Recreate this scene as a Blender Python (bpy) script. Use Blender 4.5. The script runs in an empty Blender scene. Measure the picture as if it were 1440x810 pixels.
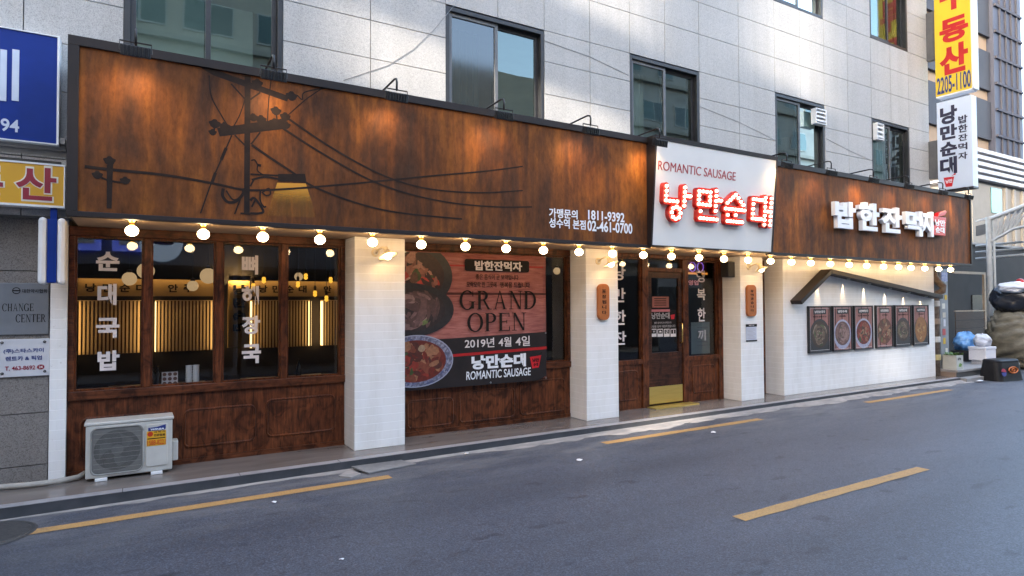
import bpy, math, random
from mathutils import Vector, Matrix
R = math.radians
random.seed(7)
scene = bpy.context.scene
COL = scene.collection

# ------------------------------------------------------------------ camera
F_PX, YAW, PITCH, ROLL, CAM_D, CAM_H = 878.5, R(31.13047), R(1.3441), R(.25754), 7.0546, 1.68
def cam_dir(d):
    x, y, z = d
    c, s = math.cos(ROLL), math.sin(ROLL); x, z = c*x+s*z, -s*x+c*z
    c, s = math.cos(PITCH), math.sin(PITCH); y, z = c*y-s*z, s*y+c*z
    c, s = math.cos(YAW), math.sin(YAW); x, y = c*x+s*y, -s*x+c*y
    return Vector((x, y, z))
cam_data = bpy.data.cameras.new('camera')
cam_data.sensor_width = 36; cam_data.lens = F_PX/1440*36
cam_data.clip_start = .05; cam_data.clip_end = 2000
cam = bpy.data.objects.new('camera', cam_data); COL.objects.link(cam)
rt, up, fw = cam_dir((1, 0, 0)), cam_dir((0, 0, 1)), cam_dir((0, 1, 0))
mw = Matrix.Identity(4)
for i in range(3):
    mw[i][0], mw[i][1], mw[i][2] = rt[i], up[i], -fw[i]
mw[0][3], mw[1][3], mw[2][3] = 0, -CAM_D, CAM_H
cam.matrix_world = mw
scene.camera = cam

# ------------------------------------------------------------------ sky, sun, exposure
SUN_T = Vector((1, .28, -.17)).normalized()          # the way the sunlight travels
elev = math.asin(-SUN_T.z)
world = bpy.data.worlds.new('World'); scene.world = world; world.use_nodes = True
wn = world.node_tree
sky = wn.nodes.new('ShaderNodeTexSky'); sky.sky_type = 'NISHITA'; sky.sun_disc = False
sky.sun_elevation = elev; sky.sun_rotation = math.atan2(-SUN_T.x, -SUN_T.y)
sky.air_density = .7; sky.dust_density = 5; sky.ozone_density = .3
wn.nodes['Background'].inputs[1].default_value = .15
wn.links.new(sky.outputs[0], wn.nodes['Background'].inputs[0])
sl = bpy.data.lights.new('sun', 'SUN'); sl.energy = 2.0; sl.angle = R(.6); sl.color = (1, .9, .76)
sun = bpy.data.objects.new('sun', sl); COL.objects.link(sun)
sun.rotation_euler = SUN_T.to_track_quat('-Z', 'Y').to_euler()
scene.view_settings.view_transform = 'Standard'; scene.view_settings.look = 'None'
scene.view_settings.gamma = 1; scene.view_settings.use_curve_mapping = False
scene.view_settings.exposure = 4.15
scene.cycles.use_denoising = True
scene.cycles.max_bounces = 8; scene.cycles.transparent_max_bounces = 12
scene.cycles.sample_clamp_indirect = 6

# ------------------------------------------------------------------ pixel -> point on a plane of the place
CAMP = Vector((0, -CAM_D, CAM_H))
def ray(u, v): return cam_dir(((u-720)/F_PX, 1, -(v-405)/F_PX))
def atY(u, v, y): d = ray(u, v); return CAMP + d*((y+CAM_D)/d.y)
def atZ(u, v, z): d = ray(u, v); return CAMP + d*((z-CAM_H)/d.z)
def atX(u, v, x): d = ray(u, v); return CAMP + d*(x/d.x)

# ------------------------------------------------------------------ materials
def nodes(name):
    m = bpy.data.materials.new(name); m.use_nodes = True
    nt = m.node_tree; b = nt.nodes['Principled BSDF']
    return m, nt, b
def N(nt, kind, **kw):
    n = nt.nodes.new('ShaderNode'+kind)
    for k, v in kw.items():
        if k in n.inputs.keys() if isinstance(k, str) else False: n.inputs[k].default_value = v
        else: setattr(n, k, v)
    return n
def rgba(c): return (c[0], c[1], c[2], 1)
def pos(nt, sx=1, sy=1, sz=1):
    g = N(nt, 'NewGeometry'); mp = N(nt, 'Mapping'); mp.inputs['Scale'].default_value = (sx, sy, sz)
    nt.links.new(g.outputs['Position'], mp.inputs['Vector']); return mp.outputs[0]
def ramp(nt, fac, stops):
    r = N(nt, 'ValToRGB'); e = r.color_ramp.elements
    while len(e) < len(stops): e.new(.5)
    for el, (p, c) in zip(e, stops): el.position = p; el.color = rgba(c)
    nt.links.new(fac, r.inputs[0]); return r.outputs[0]
def noise(nt, vec, scale, detail=6, rough=.6, dist=0):
    n = N(nt, 'TexNoise'); n.inputs['Scale'].default_value = scale; n.inputs['Detail'].default_value = detail
    n.inputs['Roughness'].default_value = rough; n.inputs['Distortion'].default_value = dist
    nt.links.new(vec, n.inputs['Vector']); return n.outputs[0]
def mix(nt, fac, a, b, mode='MIX'):
    n = N(nt, 'Mix'); n.data_type = 'RGBA'; n.blend_type = mode
    for sock, val in ((n.inputs[0], fac), (n.inputs[6], a), (n.inputs[7], b)):
        if isinstance(val, (int, float)): sock.default_value = val
        elif isinstance(val, tuple): sock.default_value = rgba(val)
        else: nt.links.new(val, sock)
    return n.outputs[2]
def bump(nt, b, h, strength=.3, dist=.01):
    n = N(nt, 'Bump'); n.inputs['Strength'].default_value = strength; n.inputs['Distance'].default_value = dist
    nt.links.new(h, n.inputs['Height']); nt.links.new(n.outputs[0], b.inputs['Normal'])
def M(name, c1, c2=None, scale=6, rough=.6, metal=0, bmp=0, stretch=(1, 1, 1), lo=.3, hi=.7, spec=.5, rvar=0):
    m, nt, b = nodes(name)
    b.inputs['Roughness'].default_value = rough; b.inputs['Metallic'].default_value = metal
    b.inputs['Specular IOR Level'].default_value = spec
    c2 = c2 or tuple(x*.78 for x in c1)
    f = noise(nt, pos(nt, *stretch), scale)
    nt.links.new(ramp(nt, f, [(lo, c1), (hi, c2)]), b.inputs['Base Color'])
    if bmp: bump(nt, b, f, bmp, .01)
    if rvar:
        mr = N(nt, 'MapRange'); mr.inputs['To Min'].default_value = rough-rvar; mr.inputs['To Max'].default_value = rough+rvar
        nt.links.new(f, mr.inputs[0]); nt.links.new(mr.outputs[0], b.inputs['Roughness'])
    return m
def EM(name, col, strength, back=None):
    m, nt, b = nodes(name)
    b.inputs['Base Color'].default_value = rgba(back or (.8, .8, .8))
    b.inputs['Emission Color'].default_value = rgba(col); b.inputs['Emission Strength'].default_value = strength
    return m
def glass(name, tint=(.85, .9, .9), extra=.0, rough=.0, refl=(1, 1, 1)):
    m = bpy.data.materials.new(name); m.use_nodes = True; nt = m.node_tree; nt.nodes.clear()
    o = N(nt, 'OutputMaterial'); t = N(nt, 'BsdfTransparent'); g = N(nt, 'BsdfGlossy'); mx = N(nt, 'MixShader'); fr = N(nt, 'Fresnel')
    fr.inputs[0].default_value = 1.5; t.inputs[0].default_value = rgba(tint); g.inputs['Roughness'].default_value = rough
    g.inputs[0].default_value = rgba(refl)
    gm = N(nt, 'NewGeometry'); nz = noise(nt, pos(nt), .8, 2)
    bp = N(nt, 'Bump'); bp.inputs['Strength'].default_value = .03; bp.inputs['Distance'].default_value = .05
    nt.links.new(nz, bp.inputs['Height']); nt.links.new(bp.outputs[0], g.inputs['Normal'])
    ad = N(nt, 'Math'); ad.operation = 'ADD'; ad.inputs[1].default_value = extra; ad.use_clamp = True
    nt.links.new(fr.outputs[0], ad.inputs[0]); nt.links.new(ad.outputs[0], mx.inputs[0])
    nt.links.new(t.outputs[0], mx.inputs[1]); nt.links.new(g.outputs[0], mx.inputs[2]); nt.links.new(mx.outputs[0], o.inputs[0])
    return m

def make_granite(name, base, dark, speck=.5):
    m, nt, b = nodes(name); p = pos(nt)
    big = noise(nt, p, .7, 4); c = ramp(nt, big, [(.3, base), (.7, tuple(x*.86 for x in base))])
    v = noise(nt, p, 130, 2, .7); s = ramp(nt, v, [(.36, dark), (.52, (1, 1, 1))])
    v2 = noise(nt, p, 38, 3, .7); s2 = ramp(nt, v2, [(.3, tuple(.75 for _ in 'abc')), (.6, (1, 1, 1))])
    c = mix(nt, speck, c, s, 'MULTIPLY'); c = mix(nt, .55, c, s2, 'MULTIPLY')
    st = noise(nt, pos(nt, 2.2, 2.2, .12), 2, 4); c = mix(nt, .5, c, ramp(nt, st, [(.35, (.84, .82, .8)), (.6, (1, 1, 1))]), 'MULTIPLY')
    nt.links.new(c, b.inputs['Base Color']); b.inputs['Roughness'].default_value = .65
    return m
def make_tile(name, w=.2, h=.0965):
    m, nt, b = nodes(name)
    def mth(op, a, c=0, clamp=False):
        n = N(nt, 'Math'); n.operation = op; n.use_clamp = clamp
        for i, v in ((0, a), (1, c)):
            if isinstance(v, (int, float)): n.inputs[i].default_value = v
            else: nt.links.new(v, n.inputs[i])
        return n.outputs[0]
    g = N(nt, 'NewGeometry'); sx = N(nt, 'SeparateXYZ'); nt.links.new(g.outputs['Position'], sx.inputs[0])
    u = mth('ADD', sx.outputs[0], sx.outputs[1]); z = mth('ADD', sx.outputs[2], h*20)
    row = mth('FLOOR', mth('DIVIDE', z, h)); uu = mth('ADD', u, mth('MULTIPLY', mth('MODULO', row, 2), w/2)); uu = mth('ADD', uu, w*100)
    def joint(v, period, half):                       # 1 on the joint, 0 on the tile
        d = mth('PINGPONG', v, period/2); return mth('SUBTRACT', 1, mth('DIVIDE', d, half), True)
    jh, jv = joint(z, h, .0055), joint(uu, w, .0035)
    cell = N(nt, 'CombineXYZ'); nt.links.new(mth('FLOOR', mth('DIVIDE', uu, w)), cell.inputs[0]); nt.links.new(row, cell.inputs[1])
    wn_ = N(nt, 'TexWhiteNoise'); nt.links.new(cell.outputs[0], wn_.inputs[0])
    c = ramp(nt, wn_.outputs[0], [(0, (.842, .828, .80)), (1, (.866, .852, .832))])
    st = noise(nt, pos(nt, 1.5, 1.5, .35), 3, 6, .65); c = mix(nt, .7, c, ramp(nt, st, [(.33, (.88, .865, .84)), (.55, (1, 1, 1))]), 'MULTIPLY')
    sp = noise(nt, pos(nt), 26, 4, .7); c = mix(nt, .5, c, ramp(nt, sp, [(.26, (.62, .58, .53)), (.36, (1, 1, 1))]), 'MULTIPLY')
    c = mix(nt, mth('MULTIPLY', jv, .22), c, (.70, .69, .67)); c = mix(nt, mth('MULTIPLY', jh, .85), c, (.97, .96, .94))  # pale level joints: the glint off the tile bevels is put into the colour
    nt.links.new(c, b.inputs['Base Color'])
    hh = mth('MAXIMUM', jh, mth('MULTIPLY', jv, .35)); bump(nt, b, mth('SUBTRACT', 1, hh), .35, .004); b.inputs['Roughness'].default_value = .26
    return m
def make_wood(name, dark, light, axis='z', scale=5, rough=.42):
    m, nt, b = nodes(name)
    s = {'z': (9, 9, .7), 'x': (.7, 9, 9)}[axis]
    gr = noise(nt, pos(nt, *s), scale, 8, .65, .6); bl = noise(nt, pos(nt), 2.2, 3)
    kn = noise(nt, pos(nt, 3, 3, 2.2), 2.3, 4, .55, 1.2)
    c = ramp(nt, gr, [(.3, dark), (.62, light), (.8, tuple(x*.7 for x in light))])
    c = mix(nt, .7, c, ramp(nt, bl, [(.35, (.55, .5, .5)), (.62, (1, 1, 1))]), 'MULTIPLY')
    c = mix(nt, .75, c, ramp(nt, kn, [(.36, (.22, .18, .17)), (.50, (1, 1, 1)), (.7, (1.35, 1.3, 1.25))]), 'MULTIPLY')
    nt.links.new(c, b.inputs['Base Color']); b.inputs['Roughness'].default_value = rough; b.inputs['Specular IOR Level'].default_value = .28; bump(nt, b, gr, .25, .003)
    return m
def make_rust():
    m, nt, b = nodes('weathered_rust_sheet')
    cl = noise(nt, pos(nt, 1.5, 1, .62), 1.35, 7, .58, .9); st = noise(nt, pos(nt, 4.6, 3, .32), 1.25, 7, .6, .8)
    fi = noise(nt, pos(nt, 10, 3, 3.2), 2.4, 7, .72, .3); bl = noise(nt, pos(nt, .8, 1, 1.2), .9, 4, .5)
    v = N(nt, 'Mix'); v.data_type = 'FLOAT'; v.inputs[0].default_value = .42
    nt.links.new(cl, v.inputs[2]); nt.links.new(st, v.inputs[3])
    c = ramp(nt, v.outputs[0], [(.31, (.046, .028, .019)), (.43, (.088, .036, .017)), (.53, (.165, .057, .0165)), (.63, (.29, .098, .019)), (.75, (.43, .185, .036))])
    c = mix(nt, .75, c, ramp(nt, bl, [(.3, (.5, .5, .54)), (.5, (.95, .95, .95)), (.68, (1.4, 1.25, 1.05))]), 'MULTIPLY')
    c = mix(nt, .75, c, ramp(nt, fi, [(.3, (.62, .6, .6)), (.5, (.98, .98, .98)), (.7, (1.25, 1.22, 1.2))]), 'MULTIPLY')
    f3 = noise(nt, pos(nt, 2.2, 2, 1.1), 9, 6, .75, .4); c = mix(nt, .6, c, ramp(nt, f3, [(.32, (.66, .65, .66)), (.5, (1, 1, 1)), (.7, (1.3, 1.22, 1.1))]), 'MULTIPLY')
    nt.links.new(c, b.inputs['Base Color']); b.inputs['Roughness'].default_value = .6; b.inputs['Specular IOR Level'].default_value = .12; bump(nt, b, fi, .1, .003)
    return m
def make_asphalt():
    m, nt, b = nodes('asphalt'); p = pos(nt)
    f = noise(nt, p, 62, 3, .9); g = noise(nt, p, 17, 4, .75); big = noise(nt, pos(nt, .35, 1, 1), .8, 6, .6)
    tr = noise(nt, pos(nt, .12, 1.3, 1), 1.2, 4)
    c = ramp(nt, big, [(.3, (.047, .052, .067)), (.7, (.069, .075, .094))])
    c = mix(nt, .6, c, ramp(nt, f, [(.36, (.3, .3, .3)), (.5, (.95, .95, .95)), (.66, (2.4, 2.4, 2.4))]), 'MULTIPLY')
    c = mix(nt, .6, c, ramp(nt, g, [(.3, (.7, .7, .7)), (.65, (1.2, 1.2, 1.2))]), 'MULTIPLY')
    c = mix(nt, .6, c, ramp(nt, tr, [(.35, (.78, .78, .78)), (.6, (1.1, 1.1, 1.1))]), 'MULTIPLY')
    # oil spots, patched strips and pale grit swept towards the kerb
    sp = noise(nt, pos(nt, 1.1, 2.2, 1), 3.1, 2, .4); c = mix(nt, .8, c, ramp(nt, sp, [(.27, (.5, .5, .52)), (.34, (1, 1, 1))]), 'MULTIPLY')
    g2 = N(nt, 'NewGeometry'); s2 = N(nt, 'SeparateXYZ'); nt.links.new(g2.outputs['Position'], s2.inputs[0])
    mr = N(nt, 'MapRange'); mr.inputs['From Min'].default_value = -1.9; mr.inputs['From Max'].default_value = -.45; nt.links.new(s2.outputs[1], mr.inputs[0])
    gr = noise(nt, pos(nt, .5, 1.6, 1), 2.4, 7, .7); mm = N(nt, 'Math'); mm.operation = 'MULTIPLY'; nt.links.new(mr.outputs[0], mm.inputs[0]); nt.links.new(ramp(nt, gr, [(.42, (0, 0, 0)), (.68, (.75, .75, .75))]), mm.inputs[1])
    c = mix(nt, mm.outputs[0], c, (.21, .205, .20))
    nt.links.new(c, b.inputs['Base Color']); b.inputs['Roughness'].default_value = .58; bump(nt, b, f, .6, .006)
    return m
def make_food(name, cols, scale=14):
    m, nt, b = nodes(name)
    v = N(nt, 'TexVoronoi'); v.inputs['Scale'].default_value = scale
    dn = noise(nt, pos(nt), scale*.8, 3)
    mp = mix(nt, .12, pos(nt), dn, 'ADD'); nt.links.new(mp, v.inputs['Vector'])
    sx = N(nt, 'SeparateColor'); nt.links.new(v.outputs['Color'], sx.inputs[0])
    n = len(cols); c = ramp(nt, sx.outputs[0], [((i+.5)/n, q) for i, q in enumerate(cols)])
    c = mix(nt, .8, c, ramp(nt, v.outputs['Distance'], [(.1, (1.15, 1.15, 1.15)), (.7, (.35, .33, .33))]), 'MULTIPLY')
    c = mix(nt, .5, c, ramp(nt, noise(nt, pos(nt), scale*4, 4), [(.3, (.55, .5, .5)), (.7, (1.3, 1.3, 1.3))]), 'MULTIPLY')
    nt.links.new(c, b.inputs['Base Color']); b.inputs['Roughness'].default_value = .5
    return m
def make_print_wood(name, a, c2, axis='x', plank=.27):
    m, nt, b = nodes(name)
    gr = noise(nt, pos(nt, *( (1.2, 9, 12) if axis == 'x' else (12, 9, 1.2))), 3.2, 7, .65, .8)
    c = ramp(nt, gr, [(.3, a), (.65, c2)])
    g = N(nt, 'NewGeometry'); s = N(nt, 'SeparateXYZ'); nt.links.new(g.outputs['Position'], s.inputs[0])
    md = N(nt, 'Math'); md.operation = 'PINGPONG'; md.inputs[1].default_value = plank; nt.links.new(s.outputs[2 if axis == 'x' else 0], md.inputs[0])
    c = mix(nt, 1, c, ramp(nt, md.outputs[0], [(.0, (.2, .2, .2)), (.012, (.25, .22, .22)), (.02, (1, 1, 1))]), 'MULTIPLY')
    c = mix(nt, .7, c, ramp(nt, noise(nt, pos(nt), 1.1, 3), [(.35, (.6, .55, .55)), (.6, (1, 1, 1))]), 'MULTIPLY')
    nt.links.new(c, b.inputs['Base Color']); b.inputs['Roughness'].default_value = .45; b.inputs['Specular IOR Level'].default_value = .2
    return m

GRANITE = make_granite('light_granite', (.555, .53, .50), (.42, .42, .43), .62)
GRANITE_DK = make_granite('brown_grey_granite', (.26, .235, .215), (.3, .28, .27), .8)
TILE = make_tile('white_wall_tile'); RUST = make_rust()
WOOD = make_wood('stained_wood', (.030, .0095, .004), (.175, .052, .018))
WOODX = make_wood('stained_wood_rail', (.034, .011, .005), (.155, .048, .018), 'x')
FRAME_BR = M('dark_brown_steel', (.024, .017, .016), (.018, .0135, .013), 3, .5, spec=.28)
BLACK = M('black_paint', (.012, .012, .014), (.02, .02, .022), 20, .4)
DKFRAME = M('dark_window_metal', (.028, .028, .031), (.04, .04, .043), 8, .4, .3)
GREYFRAME = M('grey_sash_metal', (.11, .11, .115), (.14, .14, .14), 8, .45, .2)
WHITE = M('white_paint', (.80, .80, .80), (.72, .72, .71), 4, .45)
WHITEBOARD = M('white_sign_face', (.78, .75, .71), (.72, .69, .655), 1.5, .4)
LETTER_W = M('white_letter_acrylic', (.82, .84, .87), (.76, .78, .82), 5, .3)
VINYL = M('white_vinyl', (.74, .68, .66), (.66, .6, .59), 14, .5)
MURAL = M('mural_dark_paint', (.016, .012, .011), (.032, .021, .016), 7, .75, spec=.12)
SOFFIT = M('soffit_board', (.42, .30, .2), (.36, .25, .16), 2.2, .5)
BRASS = M('brass', (.72, .5, .17), (.62, .42, .14), 10, .25, 1)
KICK = M('brushed_brass_sheet', (.66, .47, .13), (.56, .39, .10), 6, .33, .55, 0, (.5, 1, 14), rvar=.06)
SIGNRED = M('red_lacquer', (.62, .028, .012), (.55, .02, .01), 8, .3)
TEXTRED = M('dusty_red_vinyl', (.44, .05, .05), (.36, .04, .04), 9, .5)
CUPRED = M('red_acrylic', (.62, .02, .03), (.5, .015, .02), 6, .3)
PAVE = M('pavement_stone', (.20, .17, .152), (.135, .115, .103), 3.2, .22, 0, .05, (.35, 1.6, 1), .35, .66, .5, .1)
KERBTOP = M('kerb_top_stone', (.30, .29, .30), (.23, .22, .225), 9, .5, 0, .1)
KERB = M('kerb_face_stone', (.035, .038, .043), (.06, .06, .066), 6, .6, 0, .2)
GUTTER = M('gutter_concrete', (.36, .33, .305), (.19, .18, .175), 5, .85, 0, .4, (.6, 2, 1))
def make_paint():
    m, nt, b = nodes('worn_orange_paint'); p = pos(nt)
    f = noise(nt, p, 55, 4, .85); w = noise(nt, pos(nt, 1, 2, 1), 4.5, 7, .75)
    c = ramp(nt, f, [(.3, (.30, .165, .055)), (.6, (.47, .27, .09))])
    c = mix(nt, ramp(nt, w, [(.30, (.85, .85, .85)), (.42, (.12, .12, .12)), (.6, (0, 0, 0))]), c, (.10, .09, .085))
    c = mix(nt, ramp(nt, noise(nt, p, 85, 2, .8), [(.60, (0, 0, 0)), (.68, (.7, .7, .7))]), c, (.09, .085, .085))
    nt.links.new(c, b.inputs['Base Color']); b.inputs['Roughness'].default_value = .75; bump(nt, b, f, .4, .004); return m
YELLOW = make_paint()
ASPHALT = make_asphalt()
BULB = EM('lit_bulb', (1, .68, .34), 2.1)
BULB_S = EM('marquee_bulb', (1, .82, .58), .8)
SHADE = M('cream_enamel', (.78, .70, .52), (.72, .62, .44), 6, .35)
GLASS = glass('shop_glass', (.80, .82, .84), .02)
GLASS_UP = glass('window_glass', (.62, .76, .74), .10, 0, (.82, 1, .98))
GLASS_INS = glass('screen_glass', (.42, .42, .42), .10, .08, (.7, .75, .78))
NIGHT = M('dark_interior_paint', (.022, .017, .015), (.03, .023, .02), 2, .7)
PLATE = M('orange_wood_plaque', (.42, .135, .03), (.34, .1, .022), 4, .5, 0, .1, (12, 1, 1))
INK = M('black_ink', (.014, .011, .010), (.02, .017, .016), 20, .6, spec=.12)
ROOMGREY = M('office_wall', (.35, .42, .42), (.28, .34, .34), 1, .7)

# ------------------------------------------------------------------ mesh builder
def wl(o):
    v = Vector((0, 0, 0))
    while o is not None: v += o.location; o = o.parent
    return v
class MB:
    def __init__(s): s.v = []; s.f = []; s.mi = []; s.cur = 0
    def poly(s, pts):
        i = len(s.v); s.v += [Vector(p) for p in pts]; s.f.append(tuple(range(i, i+len(pts)))); s.mi.append(s.cur); return s
    def box(s, x0, x1, y0, y1, z0, z1):
        if x0 > x1: x0, x1 = x1, x0
        if y0 > y1: y0, y1 = y1, y0
        if z0 > z1: z0, z1 = z1, z0
        i = len(s.v)
        s.v += [Vector(p) for p in ((x0, y0, z0), (x1, y0, z0), (x1, y1, z0), (x0, y1, z0), (x0, y0, z1), (x1, y0, z1), (x1, y1, z1), (x0, y1, z1))]
        for q in ((0, 3, 2, 1), (4, 5, 6, 7), (0, 1, 5, 4), (1, 2, 6, 5), (2, 3, 7, 6), (3, 0, 4, 7)):
            s.f.append(tuple(i+k for k in q)); s.mi.append(s.cur)
        return s
    def prism(s, a, b):                 # two matching outlines
        n = len(a); i = len(s.v); s.v += [Vector(p) for p in a]+[Vector(p) for p in b]
        s.f += [tuple(range(i, i+n)), tuple(range(i+2*n-1, i+n-1, -1))]; s.mi += [s.cur]*2
        for k in range(n):
            j = (k+1) % n; s.f.append((i+k, i+n+k, i+n+j, i+j)); s.mi.append(s.cur)
        return s
    def plate(s, pts2, y, th):          # outline (x,z) facing the street at y, th thick backwards
        return s.prism([(x, y, z) for x, z in pts2], [(x, y+th, z) for x, z in pts2])
    def flat(s, pts2, y): return s.poly([(x, y, z) for x, z in pts2])
    def tube(s, path, r, n=10, cap=True):
        path = [Vector(p) for p in path]; rings = []
        rs = r if isinstance(r, (list, tuple)) else [r]*len(path)
        prev = None
        for k, p in enumerate(path):
            t = (path[min(k+1, len(path)-1)]-path[max(k-1, 0)]).normalized()
            if prev is None: a = t.orthogonal().normalized()
            else: a = (prev - t*prev.dot(t)).normalized()
            prev = a; b = t.cross(a); i = len(s.v)
            for q in range(n):
                w = 2*math.pi*q/n; s.v.append(p+(a*math.cos(w)+b*math.sin(w))*rs[k])
            rings.append(i)
        for i, j in zip(rings, rings[1:]):
            for q in range(n):
                s.f.append((i+q, i+(q+1) % n, j+(q+1) % n, j+q)); s.mi.append(s.cur)
        if cap:
            s.f.append(tuple(rings[0]+q for q in range(n))[::-1]); s.f.append(tuple(rings[-1]+q for q in range(n))); s.mi += [s.cur]*2
        return s
    def lathe(s, c, prof, n=20, axis=Vector((0, 0, 1))):   # prof: (r, h)
        c = Vector(c); axis = Vector(axis).normalized(); a = axis.orthogonal().normalized(); b = axis.cross(a); rings = []
        for r, h in prof:
            i = len(s.v)
            for q in range(n):
                w = 2*math.pi*q/n; s.v.append(c+axis*h+(a*math.cos(w)+b*math.sin(w))*max(r, 1e-4))
            rings.append(i)
        for i, j in zip(rings, rings[1:]):
            for q in range(n):
                s.f.append((i+q, i+(q+1) % n, j+(q+1) % n, j+q)); s.mi.append(s.cur)
        return s
    def ball(s, c, r, n=16, sq=(1, 1, 1)):
        i0 = len(s.v)
        s.lathe(c, [(r*math.sin(math.pi*k/10), -r*math.cos(math.pi*k/10)) for k in range(11)], n)
        c = Vector(c)
        for v in s.v[i0:]:
            d = v-c; v.x, v.y, v.z = c.x+d.x*sq[0], c.y+d.y*sq[1], c.z+d.z*sq[2]
        return s
    def build(s, name, mats, parent=None, smooth=False, bevel=0, origin=None):
        if not isinstance(mats, (list, tuple)): mats = [mats]
        o0 = Vector(origin) if origin is not None else (wl(parent) if parent else None)
        me = bpy.data.meshes.new(name)
        loc = Vector((0, 0, 0))
        if parent is None and origin is None:
            xs = [v.x for v in s.v]; ys = [v.y for v in s.v]; zs = [v.z for v in s.v]
            loc = Vector(((min(xs)+max(xs))/2, (min(ys)+max(ys))/2, min(zs))); o0 = loc
        me.from_pydata([tuple(v-o0) for v in s.v], [], s.f)
        for m in mats: me.materials.append(m)
        for p, k in zip(me.polygons, s.mi): p.material_index = k; p.use_smooth = bool(smooth)
        me.validate()
        import bmesh
        bm = bmesh.new(); bm.from_mesh(me); bmesh.ops.recalc_face_normals(bm, faces=bm.faces); bm.to_mesh(me); bm.free()
        o = bpy.data.objects.new(name, me); COL.objects.link(o); o.location = loc
        if parent: o.parent = parent
        if smooth == 'auto':
            for p in me.polygons: p.use_smooth = True
            md = o.modifiers.new('edges', 'EDGE_SPLIT'); md.split_angle = R(38)
        if bevel:
            md = o.modifiers.new('bevel', 'BEVEL'); md.width = bevel; md.segments = 2; md.limit_method = 'ANGLE'; md.angle_limit = R(40)
        return o
def tag(o, label=None, cat=None, group=None, kind=None):
    if label: o['label'] = label
    if cat: o['category'] = cat
    if group: o['group'] = group
    if kind: o['kind'] = kind
    return o
def thing(name, label, cat, loc, group=None):
    o = bpy.data.objects.new(name, None); COL.objects.link(o); o.location = loc; o.empty_display_size = .1
    return tag(o, label, cat, group)
def dup(root, loc, label, children=None):
    c = root.copy(); COL.objects.link(c); c.location = loc; c['label'] = label
    def rec(src, dst):
        for ch in [x for x in KIDS.get(src.name, [])]:
            k = ch.copy(); COL.objects.link(k); k.parent = dst; rec(ch, k)
    rec(root, c); return c
KIDS = {}
def note_kids():
    KIDS.clear()
    for o in list(COL.objects):
        if o.parent: KIDS.setdefault(o.parent.name, []).append(o)

# ------------------------------------------------------------------ lettering
def glyphs(s, bold=0, ext=0, bevel=0):
    cu = bpy.data.curves.new('t', 'FONT'); cu.body = s; cu.offset = bold; cu.extrude = ext; cu.resolution_u = 4
    o = bpy.data.objects.new('t', cu); COL.objects.link(o)
    dg = bpy.context.evaluated_depsgraph_get(); me = bpy.data.meshes.new_from_object(o.evaluated_get(dg))
    V = [v.co.copy() for v in me.vertices]; Fc = [tuple(p.vertices) for p in me.polygons]
    bpy.data.objects.remove(o); bpy.data.meshes.remove(me); bpy.data.curves.remove(cu)
    return V, Fc
class Face:
    """a lettering plane: origin, right, up, towards the reader"""
    def __init__(s, o, r, u, n): s.o, s.r, s.u, s.n = Vector(o), Vector(r), Vector(u), Vector(n)
    def p(s, x, y, z=0): return s.o+s.r*x+s.u*y+s.n*z
def street(y): return Face((0, y, 0), (1, 0, 0), (0, 0, 1), (0, -1, 0))
def add_text(mb, s, face, x0, x1, z0, z1, bold=0, depth=.002, lift=.001, italic=0):
    V, Fc = glyphs(s, bold, .5)
    if not V: return mb
    xa, xb = min(v.x for v in V), max(v.x for v in V); ya, yb = min(v.y for v in V), max(v.y for v in V)
    i = len(mb.v)
    for v in V:
        ty = (v.y-ya)/(yb-ya); tx = (v.x-xa)/(xb-xa)
        mb.v.append(face.p(x0+(x1-x0)*tx+italic*ty*(z1-z0), z0+(z1-z0)*ty, lift+depth*(v.z+.5)))
    for f in Fc: mb.f.append(tuple(i+k for k in f)); mb.mi.append(mb.cur)
    return mb
def text(name, s, face, x0, x1, z0, z1, mat, parent, bold=0, depth=.002, lift=.001, italic=0):
    return add_text(MB(), s, face, x0, x1, z0, z1, bold, depth, lift, italic).build(name, mat, parent)
def px_text(name, s, y, u0, v0, u1, v1, mat, parent, bold=0, depth=.002, lift=.001, italic=0):
    a, b, c, d = atY(u0, v0, y), atY(u1, v0, y), atY(u0, v1, y), atY(u1, v1, y)
    return text(name, s, street(y), (a.x+c.x)/2, (b.x+d.x)/2, (c.z+d.z)/2, (a.z+b.z)/2, mat, parent, bold, depth, lift, italic)
# strokes: rounded bars, each a hair prouder than the last so no faces coincide
def add_stroke(mb, face, pts, w, depth, lift=.001, k=0):
    for a, b in zip(pts, pts[1:]):
        a, b = Vector((a[0], a[1], 0)), Vector((b[0], b[1], 0)); d = (b-a).normalized(); ang = math.atan2(d.y, d.x); out = []
        for q in range(9): t = ang+math.pi/2+math.pi*q/8; out.append((a.x+w*math.cos(t), a.y+w*math.sin(t)))
        for q in range(9): t = ang-math.pi/2+math.pi*q/8; out.append((b.x+w*math.cos(t), b.y+w*math.sin(t)))
        top = lift+depth+k*.0007; k += 1
        mb.prism([face.p(x, y, top) for x, y in out], [face.p(x, y, lift) for x, y in out])
    return k
def ring_pts(cx, cy, rx, ry, n=20, a0=0, a1=2*math.pi): return [(cx+rx*math.cos(a0+(a1-a0)*i/n), cy+ry*math.sin(a0+(a1-a0)*i/n)) for i in range(n+1)]
def add_band(mb, face, outer, inner, lift):
    for i in range(len(outer)-1): mb.poly([face.p(*outer[i], lift), face.p(*outer[i+1], lift), face.p(*inner[i+1], lift), face.p(*inner[i], lift)])
SER = .035
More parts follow.
